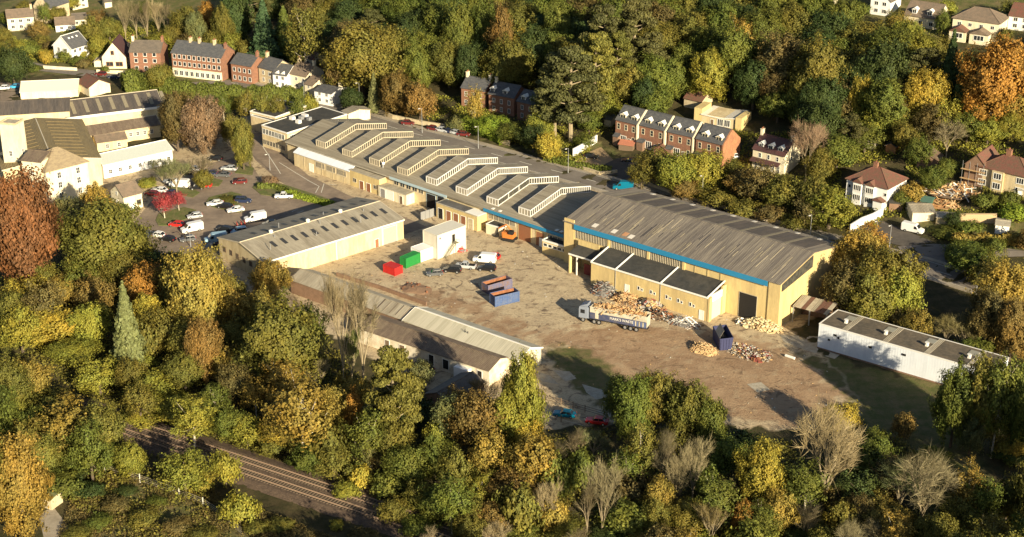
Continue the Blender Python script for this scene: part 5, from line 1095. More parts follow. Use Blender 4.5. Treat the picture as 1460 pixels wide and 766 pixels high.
# street lamps --------------------------------------------------------------------------------
def lamp(px, py, h, label, side=1):
    a = G(px, py); r = thing('street_lamp', label, 'street lamp', a, ANG['R'], 'street lamps'); m = M(); m.tube((0, 0, -.3), (0, 0, 1.2), .13, .12, 6); m.tube((0, 0, 1.2), (0, 0, h), .09, .055, 6); m.tube((0, 0, h), (0, -1.0 * side, h + .12), .05, .05, 5); m.build('pole', steel, r)
    m = M(); m.loft([[(-.16, y * side, z), (.16, y * side, z), (.12, y * side, z + .12), (-.12, y * side, z + .12)] for y, z in ((-.9, h + .05), (-1.6, h + .12))]); m.build('lamp_head', fr_w, r)
lamp(513, 152, 8, 'grey street lamp in front of the dark conifer gap, far end of the road'); lamp(434, 146, 7, 'street lamp post by the little gabled house'); lamp(602, 190, 8, 'street lamp right behind the dark red car on the verge')
lamp(682, 212, 7, 'street lamp on the verge right of the parked car group'); lamp(810, 247, 7.5, 'street lamp above the works roof end, beside the main road'); lamp(966, 279, 5, 'lamp post over the hedge wall, right of the teal van'); lamp(1001, 284, 7, 'lamp post standing in the hedge below the brick terrace')
lamp(1155, 337, 6, 'street lamp behind the large shed ridge'); lamp(1268, 352, 6, 'lamp post in the orange bush at the lane mouth'); lamp(1250, 330, 3, 'short post at the end of the white stepped wall'); lamp(1404, 398, 6, 'lamp post beside the round hedge, right side of the road'); lamp(1392, 415, 4.5, 'pale bollard lamp standing in the big shadow at the right', -1)
lamp(385, 243, 5, 'thin post beside the site road bend'); lamp(272, 352, 4, 'post in front of the white van, lower car park')
# ---------------------------------------------------------------- trees
def leafmesh(name, pos, nor, size, var, mats, core=None):
    n = len(pos); rs = np.random.RandomState(n % 1000 + 1)
    nor = nor / (np.linalg.norm(nor, axis=1, keepdims=True) + 1e-6)
    t = np.cross(nor, rs.normal(0, 1, (n, 3))); t /= np.linalg.norm(t, axis=1, keepdims=True) + 1e-6; b = np.cross(nor, t)
    s = (size * rs.uniform(.6, 1.35, n))[:, None]; s2 = s * rs.uniform(.5, .95, n)[:, None]
    V = np.stack([pos - t * s, pos - b * s2 + nor * s * .12, pos + t * s, pos + b * s2 + nor * s * .12], 1).reshape(-1, 3)
    me = bpy.data.meshes.new(name); me.vertices.add(4 * n); me.vertices.foreach_set('co', V.ravel().astype(np.float32))
    me.loops.add(4 * n); me.loops.foreach_set('vertex_index', np.arange(4 * n, dtype=np.int32)); me.polygons.add(n); me.polygons.foreach_set('loop_start', np.arange(0, 4 * n, 4, dtype=np.int32)); me.update(calc_edges=True)
    a = me.color_attributes.new('var', 'FLOAT_COLOR', 'POINT'); c = np.repeat(np.stack([var, rs.random_sample(n), np.zeros(n), np.ones(n)], 1), 4, 0); a.data.foreach_set('color', c.ravel().astype(np.float32))
    me.materials.append(mats); return me
def leafmat(name, warm=(1.4, 1.08, .75), trans=.3, amp=.42):
    m = bpy.data.materials.new(name); m.use_nodes = True; nt = m.node_tree; L = nt.links.new; b = nt.nodes['Principled BSDF']; out = nt.nodes['Material Output']
    oi = _n(nt, 'ShaderNodeObjectInfo'); at = _n(nt, 'ShaderNodeVertexColor', layer_name='var'); sp = _n(nt, 'ShaderNodeSeparateColor'); L(at.outputs[0], sp.inputs[0])
    wm_ = _n(nt, 'ShaderNodeVectorMath', operation='MULTIPLY'); L(oi.outputs['Color'], wm_.inputs[0]); wm_.inputs[1].default_value = warm
    mx = _n(nt, 'ShaderNodeMix', data_type='RGBA'); ad = _n(nt, 'ShaderNodeMath', operation='MULTIPLY'); L(sp.outputs[0], ad.inputs[0]); ad.inputs[1].default_value = .6; L(ad.outputs[0], mx.inputs[0]); L(oi.outputs['Color'], mx.inputs[6]); L(wm_.outputs[0], mx.inputs[7])
    rg = _n(nt, 'ShaderNodeMapRange'); rg.inputs[3].default_value = 1 - amp; rg.inputs[4].default_value = 1 + amp; L(sp.outputs[1], rg.inputs[0])
    vm = _n(nt, 'ShaderNodeVectorMath', operation='SCALE'); L(mx.outputs[2], vm.inputs[0]); L(rg.outputs[0], vm.inputs['Scale'])
    L(vm.outputs[0], b.inputs['Base Color']); b.inputs['Roughness'].default_value = .65; b.inputs['Specular IOR Level'].default_value = .2
    tr = _n(nt, 'ShaderNodeBsdfTranslucent'); L(vm.outputs[0], tr.inputs[0]); ms = _n(nt, 'ShaderNodeMixShader'); ms.inputs[0].default_value = trans; L(b.outputs[0], ms.inputs[1]); L(tr.outputs[0], ms.inputs[2]); L(ms.outputs[0], out.inputs[0]); return m
LEAF = leafmat('autumn leaves', trans=.22); NEED = leafmat('needles', (1.3, 1.15, .9), .12, .35); TWIG = leafmat('twigs', (1.2, 1.1, 1.), 0., .3)
def lobes_broad(rs, n, rx, rz, zc, low=-.6):
    out = []
    for i in range(n):
        d = rs.normal(0, 1, 3); d /= np.linalg.norm(d)
        if d[2] < low: d[2] *= -.5
        k = rs.uniform(.35, .88); r = rs.uniform(.16, .34); out.append((d * np.array([rx, rx, rz]) * k + np.array([0, 0, zc]), r * rx * rs.uniform(.8, 1.1), rs.random_sample()))
    return out
def crown(name, lobes, leaf, dens, mat_, seed, squash=.85, sp=0.):
    rs = np.random.RandomState(seed); P, N, V = [], [], []
    for c, r, v in lobes:
        n = int(dens * r * r); d = rs.normal(0, 1, (n, 3)); d /= np.linalg.norm(d, axis=1, keepdims=True); rr = r * rs.uniform(.62, 1.28, n)
        p = c + d * rr[:, None] * np.array([1, 1, squash]); keep = np.ones(n, bool)
        for c2, r2, _ in lobes:
            if c2 is c: continue
            q = (p - c2) / np.array([1, 1, squash]); keep &= (q * q).sum(1) > (r2 * .7) ** 2
        p = p[keep]; d = d[keep]; P.append(p); N.append(d + rs.normal(0, .5, d.shape)); V.append(np.clip(v + rs.normal(0, .15, len(p)), 0, 1))
    return leafmesh(name, np.concatenate(P), np.concatenate(N), leaf, np.concatenate(V), mat_)
def spraycrown(name, rx, rz, zc, nsp, per, leaf, mat_, seed, low=-.85, sl=1.3, sw=.42, rough=.28, inner=.22):
    """leaf sprays pointing outward from an uneven envelope, with gaps between them"""
    rs = np.random.RandomState(seed); ph = rs.uniform(0, 6.28, 12); P, N, V = [], [], []; lo = []
    d = rs.normal(0, 1, (nsp * 2, 3)); d /= np.linalg.norm(d, axis=1, keepdims=True); d = d[d[:, 2] > low][:nsp]
    th = np.arctan2(d[:, 1], d[:, 0]); z = d[:, 2]
    env = 1 + rough * (.5 * np.sin(2 * th + ph[0] + 2 * z) + .4 * np.sin(3 * th + ph[1] - 3 * z) + .45 * np.sin(5 * th + 5 * z + ph[2]) + .3 * np.sin(8 * th - 6 * z + ph[3]) + .35 * np.sin(7 * z + ph[4] + th))
    hue = .5 + .3 * np.sin(2 * th + ph[5] + 3 * z) + .25 * np.sin(4 * th + ph[6] - 5 * z)
    k = np.where(rs.random_sample(len(d)) < inner, rs.uniform(.3, .7, len(d)), rs.uniform(.72, 1.0, len(d))) * env
    C_ = d * k[:, None] * np.array([rx, rx, rz]) * .86 + np.array([0, 0, zc])
    for c, dd, h_ in zip(C_, d, hue):
        n = max(6, int(per * rs.uniform(.5, 1.5))); ax = dd + rs.normal(0, .35, 3) + np.array([0, 0, .35]); ax /= np.linalg.norm(ax); L_ = sl * rs.uniform(.6, 1.4); W_ = sw * rs.uniform(.7, 1.4)
        t = rs.uniform(-.6, 1, n); q = c + ax * (t * L_)[:, None] * .7 + rs.normal(0, 1, (n, 3)) * (W_ * (1.05 - .45 * np.abs(t)))[:, None]
        P.append(q); N.append(dd + .5 * (q - c) / W_ * .6 + rs.normal(0, .55, (n, 3))); V.append(np.clip(h_ + rs.normal(0, .16, n), 0, 1)); lo.append((c * np.array([.92, .92, 1]), .5, 0))
    return leafmesh(name, np.concatenate(P), np.concatenate(N), leaf, np.concatenate(V), mat_), lo
# every prototype is about 1 unit in crown radius x 10 m tall style sizes; real sizes: crown radius 5, height 12
def trunkmesh(h, r, lobes, seed, m, k=9, fork=.35):
    rs = random.Random(seed); a = M(); top = Vector((rs.uniform(-.3, .3), rs.uniform(-.3, .3), h * .8)); mid = Vector((rs.uniform(-.3, .3), rs.uniform(-.3, .3), h * fork))
    a.tube((0, 0, -1), mid, r * 1.25, r * .8, 7); a.tube(mid, top, r * .8, r * .25, 6)
    for c, lr, _ in rs.sample(lobes, min(k, len(lobes))):
        c = Vector(c); s = mid.lerp(top, rs.uniform(0, .8)); mm_ = s.lerp(c, .5) + Vector((0, 0, -.3)); a.tube(s, mm_, r * .4, r * .25, 5); a.tube(mm_, c, r * .25, r * .08, 4)
    return a.mesh('trunk', m)
PROTO = {}
rs_ = np.random.RandomState(11)
for i in range(6):
    cr, lo = spraycrown('crown', 4.9, (4.3, 5.0, 4.0, 5.2, 4.6, 4.4)[i], 5.6, (300, 190, 330, 210, 310, 170)[i], (46, 34, 46, 36, 46, 32)[i], .19, LEAF, 20 + i, rough=.2 + .05 * (i % 3)); PROTO['broad', i] = (cr, trunkmesh(10, .3, lo, i, bark), 4.9, 5.6, 4.7)
for i in range(5):   # great trees: the same make at full size, so their leaves stay small
    cr, lo = spraycrown('crown', 6.8, 7.8, 8.6, 520, 60, .23, LEAF, 140 + i, sl=1.8, sw=.55, rough=.3); PROTO['great', i] = (cr, trunkmesh(16, .42, lo, i, bark, 16), 6.9, 8.6, 7.9)
for i in range(4):
    cr, lo = spraycrown('crown', 3.1, 6.4, 7.2, 300, 46, .20, LEAF, 40 + i, sl=1.4, sw=.42, rough=.25); PROTO['tall', i] = (cr, trunkmesh(13, .26, lo, i, bark), 3.2, 7.2, 6.3)
for i in range(4):
    cr, lo = spraycrown('crown', 2.4, 1.8, 1.6, 150, 34, .15, LEAF, 60 + i, low=-.3, sl=.9, sw=.28, rough=.3); PROTO['bush', i] = (cr, trunkmesh(2.5, .1, lo, i, bark), 2.5, 1.7, 1.9)
for i in range(3):   # sparse birch, pale trunk
    cr, lo = spraycrown('crown', 3.3, 4.8, 7.4, 190, 34, .16, LEAF, 70 + i, sl=1.3, sw=.34, rough=.35, inner=.35); PROTO['birch', i] = (cr, trunkmesh(13, .17, lo, i + 5, barkp, 22, .25), 3.4, 7.5, 4.9)
for i in range(2):   # conifer
    P, N, V = [], [], []
    n = 5200; z = 1.2 + 11.8 * (1 - np.sqrt(rs_.random_sample(n))); R_ = (13.2 - z) / 12 * 2.9; lay = .75 + .25 * np.abs(np.sin(z * 3.4 + rs_.normal(0, .2, n))); a = rs_.uniform(0, 2 * pi, n); lump = 1 + .16 * np.sin(a * 5 + z) + .1 * np.sin(a * 9 - z * 2)
    q = R_ * lay * lump * rs_.uniform(.55, 1, n) ** .4; P = np.stack([q * np.cos(a), q * np.sin(a), z - q * .15], 1); N = np.stack([np.cos(a), np.sin(a), .5 + 0 * a], 1) + rs_.normal(0, .45, (n, 3))
    m_ = M(); m_.tube((0, 0, -1), (0, 0, 12.6), .28, .05, 7); PROTO['conifer', i] = (leafmesh('crown', P, N, .28, np.clip(rs_.normal(.4, .25, n), 0, 1), NEED), m_.mesh('trunk', bark), 2.9, 6.8, 6.4)
for i in range(3):   # open pine with flat pads and visible limbs
    m_ = M(); m_.tube((0, 0, -1), (.2, .1, 7), .36, .26, 7); m_.tube((.2, .1, 7), (.1, .3, 13.4), .26, .07, 6); lo = []
    for k in range(30):
        z = 3.4 + 10 * (k / 30.) + rs_.uniform(-.3, .3); a = k * 2.4 + rs_.uniform(-.4, .4); q = (3.9 * (1 - ((z - 6) / 8.5) ** 2) if z > 6 else 3.6) * rs_.uniform(.6, 1.05); c = np.array([q * cos(a), q * sin(a), z + .5])
        m_.tube((.15, .15, z - .5), tuple(c * np.array([.9, .9, 1]) - np.array([0, 0, .15])), .1, .035, 4); lo.append((c, rs_.uniform(.8, 1.3), rs_.random_sample())); lo.append((c * np.array([.6, .6, 1]), rs_.uniform(.5, .9), rs_.random_sample()))
    PROTO['pine', i] = (crown('crown', lo, .17, 430, NEED, 80 + i, .5), m_.mesh('trunk', barkt), 4.2, 8.2, 5.6)
def bare_proto(i, spread, h, m):
    rr = random.Random(100 + i); a = M(); tw = []
    def br(p, d, l, r, lev):
        q = p + d * l; a.tube(p, q, r, r * .62, 6 if lev < 2 else 3)
        if lev >= 5: tw.append((p, q, d)); return
        if lev >= 2: tw.append((p, q, d))
        for k in range(3 if 0 < lev < 4 else 2 if lev else 6):
            ax = d.orthogonal().normalized(); ax.rotate(Matrix.Rotation(rr.uniform(0, 2 * pi) if lev else 2 * pi * k / 5 + rr.uniform(-.3, .3), 3, d)); nd = (d + ax * rr.uniform(.35, .75) * spread + Vector((0, 0, .12))).normalized(); br(q if k % 2 else p.lerp(q, rr.uniform(.6, 1)), nd, l * rr.uniform(.62, .84), r * .56, lev + 1)
    br(Vector((0, 0, -.8)), Vector((0, 0, 1)), h * .21, .2, 0); P, N, V, = [], [], []; vs = []; rs2 = np.random.RandomState(i)
    b_ = M()
    for p, q, d in tw:
        for k in range(4):
            s = p.lerp(q, rr.uniform(.1, 1)); e = s + (d + Vector([rr.gauss(0, .55) for _ in range(3)]) + Vector((0, 0, .15))).normalized() * rr.uniform(.6, 1.5); u = (e - s).orthogonal().normalized() * .02
            b_.poly([s - u, s + u, e]); vs += [rr.random()] * 3
    me = b_.mesh('twigs', TWIG); at = me.color_attributes.new('var', 'FLOAT_COLOR', 'POINT'); r2 = np.repeat(rs2.random_sample(len(vs) // 3), 3); at.data.foreach_set('color', np.stack([np.array(vs), r2, r2, r2], 1).ravel().astype(np.float32))
    xs_ = [v[2] for v in a.v]; rr_ = sorted(hypot(v[0], v[1]) for v in a.v)[int(len(a.v) * .97)]
    return (me, a.mesh('trunk', m), rr_ + .6, max(xs_) * .6, max(xs_) * .45)
for i in range(2): PROTO['bare', i] = bare_proto(i, .9, 13, barkt)
for i in range(2): PROTO['poplar', i] = bare_proto(i + 4, .55, 15, barkt)
COL = dict(n=('dark olive', (.085, .09, .032)), o=('olive', (.15, .15, .034)), g=('mid green', (.115, .145, .03)), d=('dark green', (.05, .078, .024)), y=('yellow', (.33, .285, .05)), l=('yellow green', (.21, .225, .04)), m=('lime green', (.19, .26, .035)),
           k=('golden', (.26, .21, .05)), r=('orange', (.29, .175, .04)), c=('copper', (.15, .078, .036)), b=('brown', (.13, .11, .042)), t=('tan', (.22, .19, .105)), s=('sage grey', (.14, .155, .062)), u=('bluish green', (.055, .095, .042)), p=('pinkish brown', (.20, .14, .09)), R=('crimson', (.28, .05, .06)), w=('russet', (.19, .14, .045)))
KN = dict(B=('broad', 'round tree', 6), T=('tall', 'narrow tree', 4), U=('bush', 'bush', 4), I=('birch', 'pale trunked tree', 3), C=('conifer', 'conical conifer', 2), P=('pine', 'open pine', 3), X=('bare', 'spreading bare tree', 2), L=('poplar', 'upright bare tree', 2))
LM = []   # landmarks for wording
for s_ in '''1130 110 the hillside wood centre|955 190 the brick terrace|1095 215 the cream dormer house|1245 265 the white semi|1420 245 the bay fronted semi|1020 160 the curved roof house|720 140 the shaded brick houses|676 130 the brick wood house|1390 30 the large hipped house|1310 25 the chalet house|100 65 the tall white house|285 88 the brick shop terrace|165 75 the gable cottage|210 82 the brick villa|400 110 the stone row|465 135 the roadside white house|625 105 the ruined barn|40 230 the mill tower|95 250 the hipped mill house|195 232 the white hall|178 278 the gatehouse|405 190 the office block|330 300 the car park|440 340 the skylight warehouse|520 410 the long grey shed|680 480 the pale roofed shed|620 500 the peeling white shed|820 590 the teal car|851 602 the red car|1290 505 the white clad building|1160 440 the striped lean-to|1110 430 the large shed corner|1300 328 the lane van|1330 375 the side road|340 520 the black roofed hut|330 650 the railway bend|480 720 the railway tracks|620 760 the bottom edge rails|250 720 the concrete post fence|65 730 the mossy track hut|700 205 the main road|800 250 the street lamp|950 265 the hedge wall|1200 620 the grassy yard edge|1000 600 the yard's lower edge|60 560 the left shadowed bank|1440 620 the right hand thicket|1440 130 the orange giant|20 20 the topmost village gardens|560 10 the top centre thicket|1450 750 the lower right shade|20 750 the lower left gold tree'''.split('|'):
    a, b, c = s_.split(' ', 2); LM.append((float(a), float(b), c))
TREES = []
ti = [0]
def tree(kc, cc, cx, cy, w_, h_, grp=None, rz=None):
    W0, H0 = w_, h_; w_ *= 1.1; h_ *= 1.1
    kind, kn, nv_ = KN[kc]; i = ti[0]; ti[0] += 1; pr = PROTO[kind, i % nv_]; cn, col = COL[cc]
    hc = 6.; kd = kind
    for it in range(5):
        z = hc
        for _ in range(25): p = flat(cx, cy, z); z += .6 * (ZT(*p) + hc - z)
        p = flat(cx, cy, z); g = ZT(*p); dep = p[1] * cos(PIT) + (H - z) * sin(PIT); s = F / dep; dn = atan2(H - z, p[1])
        r = w_ / 2 / s; hh = h_ / 2 / s; c = sqrt(max(hh * hh - (r * sin(dn)) ** 2, (.45 * hh) ** 2)) / cos(dn)
        sx = r / pr[2]; sz = c / pr[4]; hc = pr[3] * sz
        if it == 1 and kind in ('broad', 'tall') and (c > 6.6 and r > 3.2): pr = PROTO['great', i % 5]
    zs = sz if kind != 'pine' else sz
    o = thing({'bush': 'bush'}.get(kind, 'bare_tree' if kind in ('bare', 'poplar') else 'conifer_tree' if kind == 'conifer' else 'pine_tree' if kind == 'pine' else 'birch_tree' if kind == 'birch' else 'broadleaf_tree'), '', 'bush' if kind == 'bush' else 'tree', (p[0], p[1], g), rnd.uniform(0, 6.28) if rz is None else rz)
    o.scale = (sx * rnd.uniform(.95, 1.05), sx * rnd.uniform(.95, 1.05), sz)
    j = rnd.uniform(.8, 1.1); k = rnd.uniform(.93, 1.07); cl = (col[0] * j * k, col[1] * j, col[2] * j)
    if pr[0] is not None: link('twigs' if kind in ('bare', 'poplar') else 'crown', pr[0], o, col=cl)
    link('trunk', pr[1], o)
    w_, h_ = W0, H0
    TREES.append([o, cx, cy, w_, h_, cn, kn]); return o
def T(s):
    for q in s.split():
        f = q.split(','); tree(f[0][0], f[0][1], *map(float, f[1:5]))
# foreground, lower left: kind+colour, crown centre x, y, width, height in photo pixels
T('''Bc,32,325,96,165 Bs,100,318,62,70 Bo,150,345,118,112 Tk,138,300,46,70 Br,207,410,58,66 By,32,418,72,52 Bk,88,412,66,42 Bw,132,418,58,50 By,78,462,86,56 Bl,28,468,66,60 Bl,128,462,62,56 Cs,180,462,50,118 Ty,212,452,38,60 Bo,240,470,62,64
Bk,283,420,86,124 Tw,290,498,48,86 Bo,262,528,58,50 Bl,196,512,60,36 Bl,105,500,70,40 Bl,140,535,70,52 Ul,176,520,50,34 Bl,215,552,66,46 Bl,240,575,60,34 Bo,10,555,70,88 Bo,62,578,84,56 Bk,98,612,92,78 Bo,142,612,76,74 Bk,28,695,76,130 Bl,186,655,48,46 Bl,264,672,80,64 Uy,286,690,40,32 Ul,342,730,48,46 Ud,90,672,80,36 Ug,85,690,60,40 Bg,150,650,44,40
Ul,205,592,60,30 Uy,252,588,44,28 Ul,300,598,50,36 Bg,328,605,44,46 Bl,352,612,50,44 Uo,395,632,50,34 Ul,320,672,40,50 Bk,385,395,60,46 Bo,400,492,112,124 Bk,372,440,56,60 Bg,440,470,50,70 Xt,486,460,52,140 Lt,514,458,56,140 Lg,500,500,30,80 Ik,430,590,92,106 By,404,612,62,50 Bk,470,585,52,62 Uk,496,560,44,44 Po,563,564,76,118 Ts,540,590,40,70 Br,505,590,30,60
Bg,440,655,52,44 Us,470,610,40,30 Is,528,640,30,44 Ub,545,655,30,36 Bg,582,665,62,60 Uy,514,682,38,34 Ug,556,692,52,40 Bg,620,650,44,60 Ul,625,625,34,44 Bo,648,672,52,64 Bw,680,600,76,84 Bk,700,650,64,70 Ts,640,600,44,66 Tl,745,570,56,124 Tl,722,600,44,80 Bl,760,600,36,60 Ug,790,470,1,1'''.replace('Ug,790,470,1,1', ''))
T('''Bk,762,660,70,80 By,752,625,50,50 Bw,735,700,70,60 Lt,818,640,56,70 Xs,846,632,54,38 Lt,860,700,58,96 Lt,838,712,40,80 Bg,905,583,58,86 Bo,935,573,60,88 Bg,880,568,44,64 Io,915,640,44,72 Bo,985,592,60,90 Bg,1012,608,48,76 Lt,948,650,54,80 Lt,990,660,50,84 Lt,966,680,40,70 Bk,940,710,48,54 Ub,905,700,60,50 Ug,895,740,70,50 Bg,1030,650,60,60 Ud,1052,632,60,40 Ug,1010,690,50,50 Bo,985,735,60,50 Lb,1015,745,50,60 Ub,1050,700,50,50
Ty,1085,680,62,96 Bk,1110,730,52,60 Br,1060,740,40,50 Xt,1180,650,116,124 Ty,1200,600,44,54 Ug,1228,660,60,50 Bd,1222,700,66,60 Bg,1245,640,56,50 Bb,1268,680,60,60 Xt,1318,700,100,96 Xs,1285,690,60,70 Bk,1262,738,66,56 Uo,1205,740,50,50 Lt,1150,740,44,60 Ub,1190,715,40,40 Bg,1362,578,56,104 Bo,1400,572,66,118 Ig,1425,565,56,110 Bg,1452,580,50,120 Uy,1440,640,40,36 Bs,1385,620,40,50 Uw,1288,608,34,34 Ul,1330,650,40,26 Bo,1458,745,36,54 Ug,1440,650,50,30 Xs,1340,740,60,40 Bg,1445,560,50,50
Bg,620,720,50,44 Bo,665,735,54,50 Bw,700,738,50,44 Uo,560,728,44,34 Ug,600,748,50,30 Bg,740,752,60,36 Uk,790,735,44,44 Bo,810,752,60,36 Lt,780,715,40,60 Bd,870,760,60,30 Bk,920,760,50,30 Bl,1100,765,60,30 Bd,1150,765,60,40 Bo,475,660,56,50 Ul,495,700,36,26 Uk,520,560,30,30 Ud,590,590,50,40 Us,600,530,40,30 Xw,690,560,50,40 Bw,650,570,36,40''')
# right side
T('''Bk,1225,372,74,84 Bo,1265,400,84,92 Bb,1208,410,60,70 Bo,1238,425,70,70 Bl,1282,420,60,72 Bk,1310,462,44,44 Ub,1285,455,40,36 Br,1240,345,54,50 Lb,1372,470,60,48 Xb,1350,470,40,40 Bk,1432,420,76,90 Bb,1412,455,60,80 Bw,1445,470,56,80 Bo,1420,385,40,50 Bg,1388,498,50,36
Bl,1184,294,76,56 Bo,1160,280,50,56 Bb,1150,300,44,40 Bo,1120,275,60,50 Bb,1085,262,66,52 Bw,1060,258,46,40 Bo,1045,245,36,36 Bl,1000,242,62,52 Bo,935,238,60,50 Bl,965,245,56,56 Bo,915,245,36,40 Bw,975,268,40,30 Uo,1020,285,44,26 Uo,1060,298,44,26 Ub,1100,305,44,26 Uo,1135,318,40,22 Uo,1000,277,36,20
Xp,1152,210,60,70 Bo,1170,235,40,44 Bg,1195,215,60,44 Bg,1235,195,50,40 Xt,1352,195,50,44 Bg,1380,180,50,40 Bl,1410,185,50,36 Bl,1440,180,44,36 Bg,1330,255,36,36 Uk,1300,275,36,26 Ug,1285,285,26,22 Bg,1310,215,40,40 Bo,1290,195,40,40 Bb,1325,175,50,50 Bg,1350,240,24,26
Ug,1380,355,56,26 Bg,1390,372,70,44 Ug,1420,352,30,24 Um,1448,305,40,26 Ug,1440,285,26,22 Ug,1405,288,30,22 Ug,1382,325,36,20 Ug,1352,332,50,20 Bd,1360,312,26,24 Uw,1470,345,30,30 Uo,1405,395,44,36''')
# hillside wood, named trees
T('''Cu,376,40,44,84 Cg,405,42,40,66 Io,432,50,56,86 Tl,420,70,26,40 Td,335,25,44,70 Tr,297,28,26,44 To,318,40,30,60 Lt,176,22,24,50 Lt,192,20,24,50 Lt,208,24,24,52 Lt,224,20,24,50 Lt,238,24,22,48 Bl,228,60,40,24 Bo,265,35,40,50 Ts,280,45,30,50
Bo,515,85,100,96 Bb,482,100,38,66 Bo,550,75,70,70 Bb,500,60,60,60 Cs,533,130,24,52 Bw,565,134,46,56 Br,578,108,30,28 Bw,597,144,48,52 Bo,555,115,40,40 Bd,500,25,60,50 Bg,540,15,60,50 Bo,465,20,50,50 Bd,480,55,40,50
Bg,583,25,62,60 Bg,625,40,56,70 Tg,655,50,46,84 Bg,600,75,60,56 Bo,640,90,56,60 Tg,690,45,40,80 Tw,715,60,36,90 Ty,742,72,24,60 Bg,770,25,50,50 Tg,795,45,40,84 Bd,750,20,50,50 Td,670,95,44,60 Ik,677,148,24,48 Us,650,178,24,20 Bm,702,180,52,30 Bm,678,172,48,24 Bg,728,188,46,28 Tr,745,75,24,40
Pn,815,125,84,100 Pn,792,135,60,80 Po,850,100,60,96 Pn,860,60,60,90 Pn,905,50,64,94 Po,880,90,50,80 Bo,895,120,50,60 Bg,958,112,46,56 Bg,975,90,44,50 Bl,1010,108,60,64 Bg,1042,80,70,80 Bo,985,50,66,60 Bg,1030,35,60,60 Bo,1060,15,60,50 Ik,1055,60,40,60 Bl,905,160,60,26 Bg,935,145,44,40 Bl,860,150,44,40 Bd,920,135,40,50 Bg,840,170,36,30 By,782,208,38,36 Bd,760,195,40,36 Bl,770,180,40,40 Bg,835,200,30,20
Bb,1115,95,70,84 Bo,1165,110,76,100 Bb,1195,145,56,56 Bd,1218,130,52,70 Ty,1226,145,30,66 Bd,1262,110,66,90 Bb,1280,150,40,56 Bl,1305,80,60,60 By,1318,140,56,80 Bl,1290,60,50,56 Bo,1245,55,70,50 Bk,1285,42,50,40 Bo,1220,60,60,50 Bg,1200,30,50,60 Bd,1180,50,60,60 Bo,1130,40,60,60 Bg,1090,50,60,70 Bd,1075,120,50,60 Cd,1355,100,44,110 Cd,1372,130,40,90 Br,1420,120,86,118 Br,1446,86,44,44 Uo,1345,66,30,18 Bo,1275,28,26,26 Ug,1300,50,30,18 Bg,1345,30,22,30 Uo,1432,52,20,20 Bo,1440,12,30,24 Ul,1350,12,26,20 Ug,1225,14,26,20 Bk,1405,140,60,60 Bk,1440,150,50,60 Bg,1385,165,50,40 Bl,1350,165,50,50 Bo,1280,170,50,40 Bl,1245,180,50,36 Bo,1335,70,40,40 Bg,1230,165,40,40 Bl,1190,180,40,30 Bk,1170,165,40,36 Bg,1110,150,50,40 Bg,1145,165,40,36
Bd,18,92,46,50 Bw,55,42,30,24 Uy,66,82,20,20 Bg,64,18,22,26 Ug,95,80,24,16 Ug,112,88,24,14 Bo,80,20,30,20 Bo,130,45,34,40 Bl,140,65,30,30 Ug,40,70,30,20 Bo,228,108,40,34 Bg,200,12,40,20 Bl,95,4,30,20 Bo,35,12,26,20 Bg,15,25,30,20 Ub,120,92,20,14 Bo,155,40,30,30 Bo,10,70,30,24 Bo,245,50,30,30 Bb,270,60,36,26
Bb,250,172,46,76 Bp,288,176,52,76 Bo,270,165,36,60 To,345,205,32,64 Bo,330,185,40,40 Cl,411,155,15,32 Cy,412,156,14,30 Ul,330,150,26,26 Io,350,148,26,36 Io,375,150,26,36 Io,395,152,24,36 Ig,425,155,24,34 Ig,318,148,22,30 Ul,440,150,26,26 Bd,500,140,34,30 Ts,300,150,24,30
Xs,250,250,56,44 Xt,285,240,44,36 Ul,210,262,26,16 IR,233,288,28,30 IR,254,283,20,22 Xs,230,240,40,30 Up,385,258,20,14 Uo,325,285,30,10 Bo,290,255,26,24 Uo,200,350,30,24 Bo,180,385,60,60 Bg,120,395,60,50 Bd,230,380,60,50 Bo,60,395,50,40 Bb,260,392,40,50 Ug,170,300,30,20 Uw,450,395,1,1'''.replace('Uw,450,395,1,1', ''))
# fill the hillside wood where no named tree stands
poly_wood = [(330, 0), (1150, 0), (1190, 45), (1290, 62), (1440, 85), (1380, 160), (1260, 190), (1190, 200), (1060, 105), (980, 105), (880, 145), (740, 130), (640, 100), (560, 105), (520, 50), (460, 30), (380, 30), (330, 40)]
poly_low = [(0, 400), (200, 400), (400, 420), (500, 520), (620, 590), (770, 640), (900, 620), (1040, 620), (1200, 660), (1300, 660), (1460, 700), (1460, 790), (700, 790), (420, 655), (180, 590), (80, 500), (0, 470)]
poly_bl = [(0, 560), (60, 540), (180, 640), (140, 660), (100, 700), (0, 700)]
def fill(poly, n, sz, kinds, md, seed):
    r_ = random.Random(seed); xs2 = [p[0] for p in poly]; ys2 = [p[1] for p in poly]; k = 0
    for _ in range(n * 40):
        if k >= n: break
        x, y = r_.uniform(min(xs2), max(xs2)), r_.uniform(min(ys2), max(ys2))
        if not inpoly([x], [y], poly)[0]: continue
        if any(a_ < x < c_ and b_ < y < d_ for a_, b_, c_, d_ in ((490, 440, 730, 575), (615, 95, 785, 200), (850, 120, 1090, 250), (1040, 170, 1160, 260), (1180, 190, 1310, 330), (360, 60, 500, 160))): continue
        if inpoly([x], [y], [(0, 455), (0, 520), (150, 610), (420, 690), (420, 640), (200, 580), (60, 490)])[0]: continue
        if any(abs(x - t[1]) < (t[3] * md + 8) and abs(y - t[2]) < (t[4] * md + 6) for t in TREES): continue
        q = r_.choice(kinds.split()); w_ = sz * r_.uniform(.75, 1.25); tree(q[0], q[1], x, y, w_, w_ * r_.uniform(.9, 1.25)); k += 1
    return k
n1 = fill(poly_wood, 70, 54, 'Bg Bd Bd Bg Bo Bb Tg Bg Pn Td', .26, 5)
